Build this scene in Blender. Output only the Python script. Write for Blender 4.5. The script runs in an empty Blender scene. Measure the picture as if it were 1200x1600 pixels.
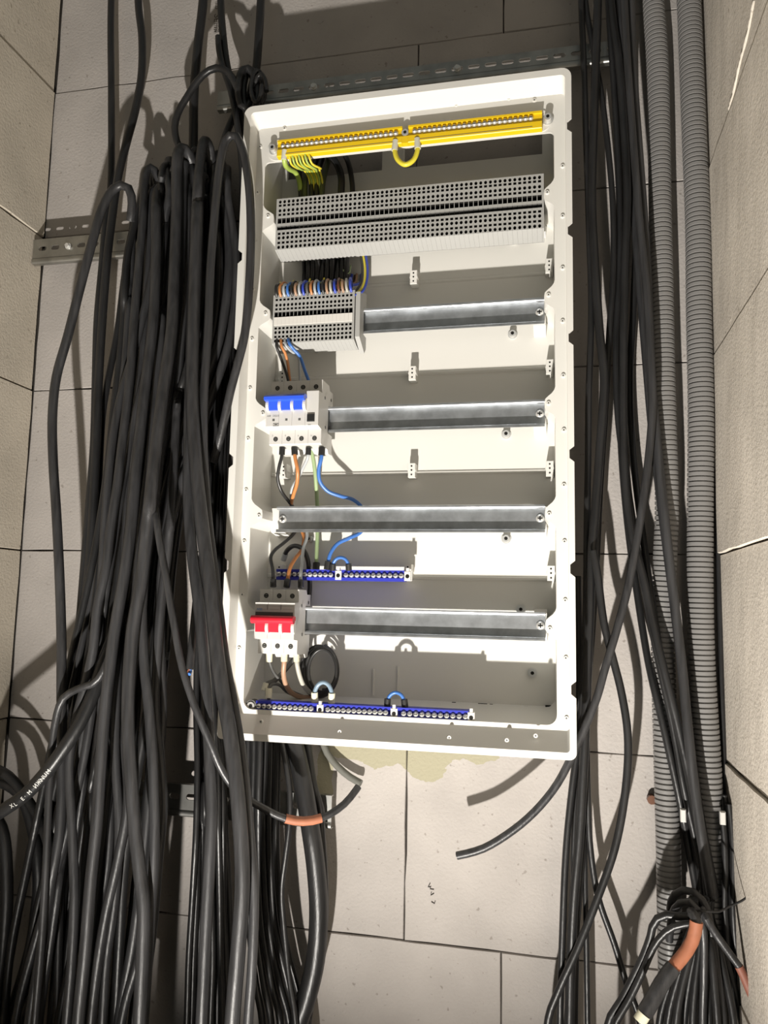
import bpy, bmesh, math, random
from mathutils import Vector, Matrix
from mathutils.geometry import tessellate_polygon
random.seed(7)
SC = bpy.context.scene
COL = SC.collection

# ---------------------------------------------------------------- camera
CAM_R = Vector((0.97667605, 0.21375602, 0.02030395))
CAM_U = Vector((0.00507508, -0.11751582, 0.99305804))
CAM_F = Vector((-0.21465818, 0.96979296, 0.11585972))
CAM_C = Vector((0.35397587, -1.04223657, -0.03837827))
FPX = 1216.22
cd = bpy.data.cameras.new('camera'); cam = bpy.data.objects.new('camera', cd); COL.objects.link(cam)
cam.matrix_world = Matrix(((CAM_R.x, CAM_U.x, -CAM_F.x, CAM_C.x), (CAM_R.y, CAM_U.y, -CAM_F.y, CAM_C.y),
                           (CAM_R.z, CAM_U.z, -CAM_F.z, CAM_C.z), (0, 0, 0, 1)))
cd.sensor_fit = 'VERTICAL'; cd.sensor_height = 24.0; cd.lens = 24.0*FPX/1600
cd.clip_start = 0.02; cd.clip_end = 30
SC.camera = cam

# ---------------------------------------------------------------- world, lamp, exposure
w = bpy.data.worlds.new('world'); SC.world = w; w.use_nodes = True
w.node_tree.nodes['Background'].inputs[0].default_value = (0.93, 0.97, 0.90, 1)
w.node_tree.nodes['Background'].inputs[1].default_value = 0.145
ld = bpy.data.lights.new('work_light', 'SPOT'); lo = bpy.data.objects.new('work_light', ld); COL.objects.link(lo)
lo.location = (0.14, -1.0, -1.10)
ld.energy = 205; ld.color = (1.0, 0.945, 0.87); ld.shadow_soft_size = 0.016
ld.spot_size = math.radians(84); ld.spot_blend = 1.0
lo.rotation_euler = (Vector((0.25, 0.0, 0.95)) - Vector(lo.location)).to_track_quat('-Z', 'Y').to_euler()
SC.view_settings.view_transform = 'Standard'; SC.view_settings.look = 'None'
SC.view_settings.exposure = 0.0; SC.view_settings.gamma = 1.0
try: SC.view_settings.use_curve_mapping = False
except Exception: pass

# ---------------------------------------------------------------- helpers
def at(px, py, d):
    """point of the pixel's ray at distance d in front of the back wall"""
    v = CAM_R*((px-600)/FPX) - CAM_U*((py-800)/FPX) + CAM_F
    return CAM_C + v*((-d-CAM_C.y)/v.y)
def mmpp(p): return (p-CAM_C).dot(CAM_F)/FPX

def MAT(name, col, rough=0.5, metal=0.0, noise=0.0, scale=40, bump=0.0, bscale=200, spec=0.5, stretch=None, trans=0.0):
    m = bpy.data.materials.new(name); m.use_nodes = True; nt = m.node_tree; b = nt.nodes['Principled BSDF']
    b.inputs['Base Color'].default_value = (*col, 1); b.inputs['Roughness'].default_value = rough
    b.inputs['Metallic'].default_value = metal; b.inputs['Specular IOR Level'].default_value = spec
    if trans: b.inputs['Transmission Weight'].default_value = trans
    tc = nt.nodes.new('ShaderNodeTexCoord'); src = tc.outputs['Object']
    if stretch:
        mp = nt.nodes.new('ShaderNodeMapping'); mp.inputs['Scale'].default_value = stretch
        nt.links.new(src, mp.inputs[0]); src = mp.outputs[0]
    if noise:
        n = nt.nodes.new('ShaderNodeTexNoise'); n.inputs['Scale'].default_value = scale; n.inputs['Detail'].default_value = 5
        r = nt.nodes.new('ShaderNodeValToRGB')
        r.color_ramp.elements[0].position = 0.3; r.color_ramp.elements[1].position = 0.7
        r.color_ramp.elements[0].color = (*[max(0, c*(1-noise)) for c in col], 1)
        r.color_ramp.elements[1].color = (*[min(1, c*(1+noise)) for c in col], 1)
        nt.links.new(src, n.inputs[0]); nt.links.new(n.outputs[0], r.inputs[0]); nt.links.new(r.outputs[0], b.inputs['Base Color'])
    if bump:
        n2 = nt.nodes.new('ShaderNodeTexNoise'); n2.inputs['Scale'].default_value = bscale; n2.inputs['Detail'].default_value = 4
        bp = nt.nodes.new('ShaderNodeBump'); bp.inputs['Strength'].default_value = bump; bp.inputs['Distance'].default_value = 0.002
        nt.links.new(src, n2.inputs[0]); nt.links.new(n2.outputs[0], bp.inputs['Height']); nt.links.new(bp.outputs[0], b.inputs['Normal'])
    return m

def block_material(name, col, stain=None, rough_amount=0.35, ridges=False):
    m = MAT(name, col, 0.9, noise=0.10, scale=9, bump=rough_amount, bscale=260, spec=0.15)
    nt = m.node_tree; b = nt.nodes['Principled BSDF']
    tc = nt.nodes.new('ShaderNodeTexCoord')
    base = b.inputs['Base Color'].links[0].from_socket
    # pores: small dark pits of the aerated concrete
    vo = nt.nodes.new('ShaderNodeTexNoise'); vo.inputs['Scale'].default_value = 120; vo.inputs['Detail'].default_value = 2
    rp = nt.nodes.new('ShaderNodeValToRGB'); rp.color_ramp.elements[0].position = 0.27; rp.color_ramp.elements[1].position = 0.33
    rp.color_ramp.elements[0].color = (0.45, 0.42, 0.38, 1); rp.color_ramp.elements[1].color = (1, 1, 1, 1)
    nt.links.new(tc.outputs['Object'], vo.inputs[0]); nt.links.new(vo.outputs[0], rp.inputs[0])
    mx = nt.nodes.new('ShaderNodeMix'); mx.data_type = 'RGBA'; mx.blend_type = 'MULTIPLY'; mx.inputs[0].default_value = 0.55
    nt.links.new(base, mx.inputs[6]); nt.links.new(rp.outputs[0], mx.inputs[7]); cur = mx.outputs[2]
    if stain:   # dried adhesive, with an outline of its own, in wall coordinates: (x, z, radius x, radius z)
        sep = nt.nodes.new('ShaderNodeSeparateXYZ'); nt.links.new(tc.outputs['Object'], sep.inputs[0])
        ns = nt.nodes.new('ShaderNodeTexNoise'); ns.inputs['Scale'].default_value = 22; ns.inputs['Detail'].default_value = 6
        nt.links.new(tc.outputs['Object'], ns.inputs[0])
        mask = None
        def M(op, a, bb):
            n = nt.nodes.new('ShaderNodeMath'); n.operation = op
            for i, v in enumerate((a, bb)):
                if hasattr(v, 'node'): nt.links.new(v, n.inputs[i])
                else: n.inputs[i].default_value = v
            return n.outputs[0]
        for (x, z, rx, rz) in stain:
            dx = M('DIVIDE', M('SUBTRACT', sep.outputs[0], x), rx); dz = M('DIVIDE', M('SUBTRACT', sep.outputs[2], z), rz)
            dd = M('ADD', M('MULTIPLY', dx, dx), M('MULTIPLY', dz, dz))
            dd = M('ADD', dd, M('MULTIPLY', M('SUBTRACT', ns.outputs[0], 0.5), 3.2))
            k = M('LESS_THAN', dd, 0.9); mask = k if mask is None else M('MAXIMUM', mask, k)
        m2 = nt.nodes.new('ShaderNodeMix'); m2.data_type = 'RGBA'
        nt.links.new(mask, m2.inputs[0]); nt.links.new(cur, m2.inputs[6]); m2.inputs[7].default_value = (0.33, 0.31, 0.225, 1); cur = m2.outputs[2]
    nt.links.new(cur, b.inputs['Base Color'])
    if ridges:
        old = [n for n in nt.nodes if n.type == 'BUMP'][0]
        wv = nt.nodes.new('ShaderNodeTexNoise'); wv.inputs['Scale'].default_value = 7; wv.inputs['Detail'].default_value = 3
        mp = nt.nodes.new('ShaderNodeMapping'); mp.inputs['Rotation'].default_value = (0.5, 0, 0); mp.inputs['Scale'].default_value = (1, 1.6, 0.7)
        nt.links.new(tc.outputs['Object'], mp.inputs[0]); nt.links.new(mp.outputs[0], wv.inputs[0])
        bp = nt.nodes.new('ShaderNodeBump'); bp.inputs['Strength'].default_value = 0.35; bp.inputs['Distance'].default_value = 0.014
        nt.links.new(wv.outputs[0], bp.inputs['Height']); nt.links.new(old.outputs[0], bp.inputs['Normal']); nt.links.new(bp.outputs[0], b.inputs['Normal'])
    return m

class MB:
    def __init__(s): s.v = []; s.f = []; s.m = []; s.cur = 0
    def drop(s, test):
        k = [i for i, f in enumerate(s.f) if not all(test(s.v[j]) for j in f)]; s.f = [s.f[i] for i in k]; s.m = [s.m[i] for i in k]
    def face(s, pts, m=None):
        i = len(s.v); s.v += [tuple(p) for p in pts]; s.f.append(tuple(range(i, i+len(pts)))); s.m.append(s.cur if m is None else m)
    def box(s, x0, x1, y0, y1, z0, z1, m=None, ch=0.0):
        if ch:   # box with chamfered front (towards -Y)
            s.loft([[(x0, y1, z0), (x1, y1, z0), (x1, y1, z1), (x0, y1, z1)], [(x0, y0+ch, z0), (x1, y0+ch, z0), (x1, y0+ch, z1), (x0, y0+ch, z1)],
                    [(x0+ch, y0, z0+ch), (x1-ch, y0, z0+ch), (x1-ch, y0, z1-ch), (x0+ch, y0, z1-ch)]], cap=True, m=m); return
        p = [(x, y, z) for x in (x0, x1) for y in (y0, y1) for z in (z0, z1)]
        for q in ((0, 1, 3, 2), (4, 6, 7, 5), (0, 4, 5, 1), (2, 3, 7, 6), (0, 2, 6, 4), (1, 5, 7, 3)): s.face([p[i] for i in q], m)
    def loft(s, loops, cap=False, closed=True, m=None):
        i0 = len(s.v); n = len(loops[0])
        for L in loops: s.v += [tuple(p) for p in L]
        for k in range(len(loops)-1):
            for j in range(n if closed else n-1):
                a = i0+k*n+j; b = i0+k*n+(j+1) % n
                s.f.append((a, b, b+n, a+n)); s.m.append(s.cur if m is None else m)
        if cap:
            s.f.append(tuple(range(i0+n-1, i0-1, -1))); s.m.append(s.cur if m is None else m)
            e = i0+(len(loops)-1)*n; s.f.append(tuple(range(e, e+n))); s.m.append(s.cur if m is None else m)
    def prism_x(s, prof, x0, x1, m=None):     # prof: (y,z) outline
        s.loft([[(x0, y, z) for y, z in prof], [(x1, y, z) for y, z in prof]], cap=True, m=m)
    def flat(s, loops, d, m=None):            # loops of (x,z): outer then holes, at distance d from the wall
        L = [[Vector((x, z, 0)) for x, z in l] for l in loops]; allp = [p for l in L for p in l]
        i0 = len(s.v); s.v += [(p.x, -d, p.y) for p in allp]
        for t in tessellate_polygon(L): s.f.append(tuple(i0+i for i in t)); s.m.append(s.cur if m is None else m)
    def cyl(s, c, ax, r, h, n=12, m=None, r2=None):
        ax = Vector(ax).normalized(); a = ax.orthogonal().normalized(); b = ax.cross(a); c = Vector(c); r2 = r if r2 is None else r2
        s.loft([[c+(a*math.cos(2*math.pi*k/n)+b*math.sin(2*math.pi*k/n))*rr+ax*t for k in range(n)] for rr, t in ((r, 0), (r2, h))], cap=True, m=m)
    def dome(s, c, ax, r, h, n=12, m=None):
        ax = Vector(ax).normalized(); a = ax.orthogonal().normalized(); b = ax.cross(a); c = Vector(c)
        s.loft([[c+(a*math.cos(2*math.pi*k/n)+b*math.sin(2*math.pi*k/n))*r*rr+ax*h*t for k in range(n)] for rr, t in ((1, 0), (1, .35), (.82, .75), (.45, 1.0))], cap=True, m=m)
    def tube(s, pts, r, n=8, m=None):
        rings = tube_rings(pts, r, n); s.loft(rings, cap=True, m=m)
    def mesh(s, name, mats, smooth=False, angle=None):
        me = bpy.data.meshes.new(name); me.from_pydata(s.v, [], s.f); mats = mats if isinstance(mats, (list, tuple)) else [mats]
        for m in mats: me.materials.append(m)
        me.polygons.foreach_set('material_index', s.m)
        bm = bmesh.new(); bm.from_mesh(me); bmesh.ops.remove_doubles(bm, verts=bm.verts, dist=1e-6); bmesh.ops.recalc_face_normals(bm, faces=bm.faces); bm.to_mesh(me); bm.free()
        if smooth:
            me.polygons.foreach_set('use_smooth', [True]*len(me.polygons))
            if angle:
                me.set_sharp_from_angle(angle=math.radians(angle))
        me.update(); return me

def tube_rings(pts, r, n=8):
    pts = [Vector(p) for p in pts]; R = r if isinstance(r, (list, tuple)) else [r]*len(pts)
    rings = []; a = None
    for i, p in enumerate(pts):
        t = (pts[min(i+1, len(pts)-1)]-pts[max(i-1, 0)])
        t = t.normalized() if t.length > 1e-9 else Vector((0, 0, 1))
        if a is None: a = t.orthogonal().normalized()
        else:
            a = a-t*a.dot(t); a = a.normalized() if a.length > 1e-6 else t.orthogonal().normalized()
        b = t.cross(a)
        rings.append([p+(a*math.cos(2*math.pi*k/n)+b*math.sin(2*math.pi*k/n))*R[i] for k in range(n)])
    return rings

def spline(pts, sub=6):
    P = [Vector(p) for p in pts]
    if len(P) < 3: return P
    out = []
    for i in range(len(P)-1):
        p0 = P[i-1] if i else P[0]*2-P[1]; p1 = P[i]; p2 = P[i+1]; p3 = P[i+2] if i+2 < len(P) else P[-1]*2-P[-2]
        t = [0]
        for A, B in ((p0, p1), (p1, p2), (p2, p3)): t.append(t[-1]+max((B-A).length, 1e-5)**0.5)
        for k in range(sub):
            u = t[1]+(t[2]-t[1])*k/sub
            def L(A, B, ta, tb): return A*((tb-u)/(tb-ta))+B*((u-ta)/(tb-ta))
            A1 = L(p0, p1, t[0], t[1]); A2 = L(p1, p2, t[1], t[2]); A3 = L(p2, p3, t[2], t[3])
            B1 = L(A1, A2, t[0], t[2]); B2 = L(A2, A3, t[1], t[3]); out.append(L(B1, B2, t[1], t[2]))
    out.append(P[-1]); return out

def link(name, me, parent=None, loc=None):
    o = bpy.data.objects.new(name, me); COL.objects.link(o)
    if loc is not None: o.location = loc
    if parent is not None:
        o.parent = parent; pl = Vector(parent.location) if parent.parent is None else PW[parent.name]
        o.location = Vector(o.location)-pl
    PW[o.name] = (Vector(loc) if loc is not None else Vector((0, 0, 0)))
    return o
PW = {}
def tag(o, label=None, cat=None, group=None, kind=None):
    for k, v in (('label', label), ('category', cat), ('group', group), ('kind', kind)):
        if v: o[k] = v
    return o
def thing(name, loc, label, cat, group=None):
    o = bpy.data.objects.new(name, None); COL.objects.link(o); o.location = loc; o.empty_display_size = 0.02
    return tag(o, label, cat, group)
def rrect(x0, x1, z0, z1, r, n=5):
    out = []
    rs = r if isinstance(r, (list, tuple)) else [r]*4     # BL, BR, TR, TL
    for (cx, cz, a0, rr) in ((x0+rs[0], z0+rs[0], 180, rs[0]), (x1-rs[1], z0+rs[1], 270, rs[1]), (x1-rs[2], z1-rs[2], 0, rs[2]), (x0+rs[3], z1-rs[3], 90, rs[3])):
        for k in range(n+1):
            a = math.radians(a0+90*k/n); out.append((cx+rr*math.cos(a), cz+rr*math.sin(a)))
    return out

# ---------------------------------------------------------------- materials
M_block = block_material('aerated_concrete', (0.405, 0.378, 0.356))
M_block_stain = block_material('aerated_concrete_stained', (0.405, 0.378, 0.356), [(0.115, -0.225, .075, .03), (0.19, -0.235, .05, .035), (0.26, -0.215, .03, .03), (0.05, -0.27, .012, .05)])
M_block_side = block_material('aerated_concrete_left', (0.53, 0.48, 0.40), rough_amount=0.38)
M_block_plaster = block_material('smeared_concrete', (0.66, 0.605, 0.53), rough_amount=0.4, ridges=True)
M_joint = MAT('dark_joint_mortar', (0.045, 0.04, 0.035), 0.95, noise=0.3, scale=30, spec=0.1)  # near-black mortar behind the block joints
M_floor = MAT('concrete_floor', (0.22, 0.21, 0.20), 0.9, noise=0.1)
M_white = MAT('white_plastic', (0.71, 0.70, 0.66), 0.38, noise=0.012, scale=6)
M_white2 = MAT('light_grey_plastic', (0.60, 0.59, 0.565), 0.42)
M_tb = MAT('grey_terminal_plastic', (0.40, 0.40, 0.385), 0.5)
M_tbl = MAT('white_marker_strip', (0.72, 0.70, 0.66), 0.5)
M_dark = MAT('dark_cavity', (0.012, 0.011, 0.010), 0.7, spec=0.2)
M_gdark = MAT('dark_grey_slot', (0.10, 0.10, 0.095), 0.6)
M_yellow = MAT('yellow_plastic', (0.86, 0.58, 0.012), 0.4)
M_blue = MAT('blue_plastic', (0.035, 0.045, 0.42), 0.35)
M_tblue = MAT('bright_blue_toggle', (0.03, 0.10, 0.72), 0.32)
M_red = MAT('red_toggle', (0.62, 0.015, 0.035), 0.35)
M_brass = MAT('steel_screw', (0.70, 0.70, 0.68), 0.30, 0.55)
M_zinc = MAT('galvanised_rail', (0.50, 0.52, 0.54), 0.34, 0.82, noise=0.22, scale=55, bump=0.05, bscale=300)
M_strut = MAT('galvanised_channel', (0.40, 0.40, 0.38), 0.42, 1.0, noise=0.2, scale=35)
M_cable = MAT('black_rubber_sheath', (0.015, 0.015, 0.0155), 0.37, noise=0.35, scale=30, spec=0.45, stretch=(3, 3, 0.6), bump=0.12, bscale=160)
M_cable2 = MAT('dusty_black_sheath', (0.030, 0.030, 0.0315), 0.38, noise=0.4, scale=45, spec=0.45, stretch=(4, 4, 0.35), bump=0.15, bscale=220)
M_cond = MAT('grey_corrugated_plastic', (0.21, 0.205, 0.20), 0.33, spec=0.5)
M_tape = MAT('orange_tape', (0.34, 0.125, 0.065), 0.6, noise=0.15, scale=70)
M_black = MAT('black_core_insulation', (0.02, 0.02, 0.02), 0.35)
M_brown = MAT('brown_core_insulation', (0.13, 0.055, 0.03), 0.38)
M_orange = MAT('light_brown_core_insulation', (0.50, 0.20, 0.065), 0.35)
M_grey = MAT('grey_core_insulation', (0.40, 0.42, 0.43), 0.38)
M_blu = MAT('blue_core_insulation', (0.05, 0.16, 0.48), 0.32)
M_dblu = MAT('dark_blue_core_insulation', (0.03, 0.06, 0.42), 0.35)
M_gy = MAT('green_yellow_insulation', (0.38, 0.50, 0.10), 0.38)
M_gg = MAT('pale_green_insulation', (0.32, 0.42, 0.22), 0.38)
M_ygrn = MAT('yellow_insulation', (0.72, 0.62, 0.05), 0.35)
M_dgy = MAT('dim_green_insulation', (0.07, 0.085, 0.035), 0.45)
M_ivory = MAT('ivory_sleeve', (0.70, 0.68, 0.52), 0.45)
M_clear = MAT('pale_sleeve', (0.62, 0.62, 0.52), 0.4)
M_beige = MAT('beige_core_insulation', (0.36, 0.22, 0.14), 0.4)
M_bgrey = MAT('warm_grey_insulation', (0.40, 0.39, 0.34), 0.4)
M_steelblue = MAT('grey_blue_insulation', (0.20, 0.28, 0.36), 0.35)
M_ink = MAT('print_ink', (0.05, 0.045, 0.04), 0.8)
M_wink = MAT('white_print', (0.75, 0.75, 0.72), 0.7)
M_bink = MAT('blue_print', (0.12, 0.28, 0.55), 0.6)
M_gink = MAT('grey_print', (0.34, 0.34, 0.33), 0.6)

# ---------------------------------------------------------------- setting: block walls
XL, XR, J0, HB = -0.4432, 0.5515, 0.2801, 0.25
ZF, ZT = -1.55, 1.30
def wall(name, mortar_box, label):
    b = MB(); b.box(*mortar_box); o = link(name, b.mesh(name, M_joint)); o['kind'] = 'structure'; o['label'] = label; return o
wb = wall('wall_back', (XL-.1, XR+.1, 0.0035, 0.12, ZF, ZT), 'grey aerated concrete block wall behind the white enclosure')
wl = wall('wall_left', (XL-.12, XL-.004, -2.0, 0.004, ZF, ZT), 'side wall of aerated concrete blocks beside the big cable bundle')
wr = wall('wall_right', (XR+.004, XR+.12, -2.0, 0.004, ZF, ZT), 'side wall of rough smeared concrete blocks beside the conduits')
bf = MB(); bf.box(XL-.1, XR+.1, -2.0, 0.12, ZF-.05, ZF); link('floor', bf.mesh('floor', M_floor))['kind'] = 'structure'
def rough_block(u0, u1, z0, z1, axis, base, sgn, rg):
    """a block whose face lies in the wall plane; edges slightly chipped and uneven"""
    n = 10; pts = []
    def edge(a, b):
        (u, z), (u2, z2) = a, b; L = math.hypot(u2-u, z2-z); k = max(3, int(L/.035))
        for i in range(k):
            t = i/k; j = rg.gauss(0, .0005) if i else 0
            nx, nz = -(z2-z)/L, (u2-u)/L
            pts.append((u+(u2-u)*t+nx*j, z+(z2-z)*t+nz*j))
    c = [(u0, z0), (u1, z0), (u1, z1), (u0, z1)]
    for i in range(4): edge(c[i], c[(i+1) % 4])
    cu, cz = (u0+u1)/2, (z0+z1)/2
    def P(u, z, dep):
        return (u, base+dep, z) if axis == 'y' else (base-sgn*dep, u, z)
    def shr(q): 
        u, z = q; return (u+(.0008 if u < cu else -.0008), z+(.0008 if z < cz else -.0008))
    m = MB()
    m.loft([[P(u, z, .05) for u, z in pts], [P(u, z, .0018) for u, z in pts], [P(*shr(q), 0) for q in pts]], cap=True)
    return m
rg = random.Random(3)
G = .0008
for k in range(-7, 4):
    z0, z1 = J0+k*HB, J0+(k+1)*HB
    xs = [XL, 0.161, XR] if k % 2 else [XL, 0.285, XR]
    for a, b2 in zip(xs[:-1], xs[1:]):
        jog = rg.uniform(-.0012, .0008)
        mat = M_block_stain if k in (-2, -3) else M_block
        link('block', rough_block(a+G, b2-G, z0+G, z1-G, 'y', 0.0+jog, 1, rg).mesh('block', mat), wb)
for (wo, X, sgn, mat, off, g) in ((wl, XL, 1, M_block_side, 0.13, .0010), (wr, XR, -1, M_block_plaster, 0.35, .0009)):
    for k in range(-7, 4):
        z0, z1 = J0+k*HB, J0+(k+1)*HB
        ys = [-0.002]; y = -(off if k % 2 else off+.3)
        if wo is wl: y = -(.21 if k % 2 else .51)
        while y > -2.0: ys.append(y); y -= .6
        ys.append(-2.0)
        for a, b2 in zip(ys[1:], ys[:-1]):
            jog = rg.uniform(-.002, .002)
            link('block', rough_block(a+g, b2-g, z0+g, z1-g, 'x', X+jog, sgn, rg).mesh('block', mat), wo)
def on_right(px, py, lift=.0):
    v = CAM_R*((px-600)/FPX) - CAM_U*((py-800)/FPX) + CAM_F
    return CAM_C + v*((XR-lift-CAM_C.x)/v.x)
for pp in ([(1178, 0), (1168, 50), (1156, 100), (1146, 150), (1138, 172)], [(1200, 405), (1180, 425), (1160, 458), (1146, 492), (1132, 530)]):
    P = [on_right(x+rg.uniform(-1.5, 1.5), y+rg.uniform(-3, 3), -.0009) for x, y in pp]; S_ = spline(P, 8); b = MB()
    b.tube(S_, [.0012+.0009*rg.random() for _ in S_], 7); link('mortar_ridge', b.mesh('mortar_ridge', M_block_plaster, True), wr)
# pencil marks on the wall under the enclosure
b = MB()
for st in ([(672, 1380), (669, 1386), (673, 1386)], [(673, 1385), (672, 1389), (678, 1390)], [(674, 1394), (673, 1399), (678, 1396)], [(674, 1409), (679, 1412), (680, 1408)]):
    b.tube([at(x, y, .0015) for x, y in st], .0006, 5)
link('pencil_mark', b.mesh('pencil_mark', M_ink), wb)
def text(body, loc, size, mat, parent, name='printed_text', rot=(math.pi/2, 0, 0), mw=None, ext=0.00005):
    c = bpy.data.curves.new(name, 'FONT'); c.body = body; c.size = size; c.extrude = ext; c.resolution_u = 2; c.materials.append(mat)
    o = bpy.data.objects.new(name, c); COL.objects.link(o); o.rotation_euler = rot; o.location = loc
    bpy.context.view_layer.update()
    me = bpy.data.meshes.new_from_object(o.evaluated_get(bpy.context.evaluated_depsgraph_get())); bpy.data.objects.remove(o); bpy.data.curves.remove(c)
    o = bpy.data.objects.new(name, me); COL.objects.link(o); o.rotation_euler = rot; o.location = loc
    if parent is not None: o.parent = parent; o.location = Vector(loc)-Vector(parent.location)
    return o
p = at(336, 3, .002); text('10  ЗЕНЯ', p, .013, M_ink, wb, 'wall_marking', rot=(math.pi/2, math.pi/2, 0))

# ---------------------------------------------------------------- slotted channels on the wall
def strut(name, x0, x1, z0, z1, d, slot_x0, pitch, zf, label, sw=.0165, sh=.0062, skip=()):
    t = thing(name, ((x0+x1)/2, 0, z0), label, 'channel')
    b = MB(); loops = [[(x0, z0), (x1, z0), (x1, z1), (x0, z1)]]
    zc = z0+(z1-z0)*zf; x = slot_x0
    while x < x1-.012:
        if x > x0+.012: loops.append(rrect(x-sw/2, x+sw/2, zc-sh/2, zc+sh/2, sh/2-.0002, 3))
        x += pitch
    b.flat(loops, d); b.flat(loops, d-.0018)
    for l in loops: b.loft([[(x, -d, z) for x, z in l], [(x, -d+.0018, z) for x, z in l]])
    link('slotted_web', b.mesh('slotted_web', M_strut), t)
    b = MB(); n = 6                                     # rolled lower edge and lower flange back to the wall
    prof = []
    R = .0045
    for k in range(n+1):
        a = math.radians(180*k/n); prof.append((-d+.0009-R*math.sin(a)*0.6, z0-R+R*math.cos(a)))
    for k in range(n, -1, -1):
        a = math.radians(180*k/n); prof.append((-d+.0009-(R-.0012)*math.sin(a)*0.6+.0004, z0-R+(R-.0012)*math.cos(a)))
    b.prism_x(prof, x0, x1); b.box(x0, x1, -d+.0009, -d+.0080, z0-2*R, z0-2*R+.0016)
    link('rolled_flange', b.mesh('rolled_flange', M_strut, True, 50), t)
    b = MB(); b.box(x0, x1, -d, -d+.008, z1, z1+.0016); link('upper_lip', b.mesh('upper_lip', M_strut), t)
    for xb in (x0+(x1-x0)*.25, x0+(x1-x0)*.62):
        k = round((xb-slot_x0)/pitch); xb = slot_x0+k*pitch
        s = MB(); s.cyl((xb, -d, zc), (0, -1, 0), .0052, .0012, 12); s.cyl((xb, -d-.0015, zc), (0, -1, 0), .0036, .003, 6)
        s.cyl((xb, 0, zc), (0, -1, 0), .0028, d, 8)
        link('bolt', s.mesh('bolt', M_brass), t)
    return t
strut('slotted_channel', -0.14, 0.462, 0.7015, 0.7215, 0.030, -0.1293, .02345, .48, 'long slotted steel channel on the wall above the white enclosure')
strut('slotted_channel', -0.4395, -0.235, 0.483, 0.512, 0.030, -0.4225, .0225, .52, 'short slotted steel channel at the wall corner behind the left cable bundle', sw=.014, sh=.0075)
strut('slotted_channel', -0.335, 0.068, -0.3225, -0.291, 0.030, -0.3255, .0245, .55, 'slotted steel channel low on the wall under the white enclosure', sw=.015, sh=.008)

# ---------------------------------------------------------------- enclosure
EX0, EX1, EZ0, EZ1, DR, DL, DB = -0.0568, 0.3763, -0.2097, 0.6291, 0.118, 0.098, 0.033
RAILZ = [0.4700, 0.3336, 0.2009, 0.0685, -0.0631]
BUMPZ = [0.4732, 0.3384, 0.2036, 0.0696, -0.0633]
enc = thing('distribution_enclosure', ((EX0+EX1)/2, -DB, EZ0), 'open white plastic distribution board enclosure fixed to the block wall', 'enclosure')
notch_z = [at(895, y, DR).z for y in (195, 359, 527, 709, 889, 1078)]
def outline(inset=0.0, notches=True):
    base = rrect(EX0+inset, EX1-inset, EZ0+inset, EZ1-inset, [.006, .008, .012, .012])
    out = []
    n6 = 6
    out += base[0:12]                                   # BL, BR corner arcs
    if notches:
        for z in sorted(notch_z):
            out += [(EX1, z-.0095), (EX1-.0055, z-.005), (EX1-.0055, z+.005), (EX1, z+.0095)]
    out += base[12:24]
    if notches:
        for z in sorted(notch_z, reverse=True):
            out += [(EX0, z+.0095), (EX0+.0055, z+.005), (EX0+.0055, z-.005), (EX0, z-.0095)]
    return out
rim_in = rrect(EX0+.0094, EX1-.0073, -.2016, .6199, [.004, .004, .006, .006])
led_out = rrect(-.0444, .3690, -.1805, .6080, [.004, .004, .006, .006])
def ledge_in(top, grow=0.0):
    xl, xr, zb = -.032, .355, -.1752; out = []
    out += rrect(xl, xr, zb, top, .012)[0:12]
    bump = [(.0233, 0), (.0195, .10), (.0155, .33), (.0115, .70), (.0085, .94), (.004, 1), (-.0025, 1), (-.0055, .88), (-.0085, .55), (-.0115, .18), (-.0148, 0)]
    for z in BUMPZ[::-1]:
        for dz, k in reversed(bump): out.append((xr-.0128*k, z+dz))
    out += rrect(xl, xr, zb, top, .006)[12:24]
    for z in BUMPZ:
        for dz, k in bump: out.append((xl+.0158*k, z+dz))
    return out
b = MB(); ol = outline()
b.flat([ol, rim_in], DR)
b.loft([[(x, -DR, z) for x, z in ol], [(x, -DR+.003, z) for x, z in ol]])
o2 = outline(.0062, False)
b.loft([[(x, -DR+.003, z) for x, z in o2], [(x, -DB+.002, z) for x, z in o2]])
b.flat([ol, o2], DR-.003)
b.loft([[(x, -DR, z) for x, z in rim_in], [(x, -DL, z) for x, z in led_out]])
A = ledge_in(.5575); A2 = ledge_in(.612)
b.flat([led_out, A], DL)
b.loft([[(x, -DL, z) for x, z in A], [(x, -DL+.0025, z) for x, z in A]])
b.loft([[(x, -DL+.0012, z) for x, z in A2], [(x+(.0015 if x < .1 else -.0012), -DB, z+(.0135 if z < -.15 else 0)) for x, z in A2]])
b.drop(lambda v: v[2] > .6115 and v[1] > -DL+.0005 and v[1] < -DB+.0021 or (v[2] > .6228 and v[1] > -DR+.0025))   # the cable entry side is open
housing = link('housing', b.mesh('housing', M_white, True, 28), enc)
b = MB(); pad = rrect(-.0285, .3515, .5582, .5880, .0145, 8)     # raised pad that carries the yellow bar
b.loft([[(x, -DL, z) for x, z in pad], [(x, -DL-.002, z) for x, z in pad]], cap=True)
link('bar_pad', b.mesh('bar_pad', M_white, True, 40), enc)
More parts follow.
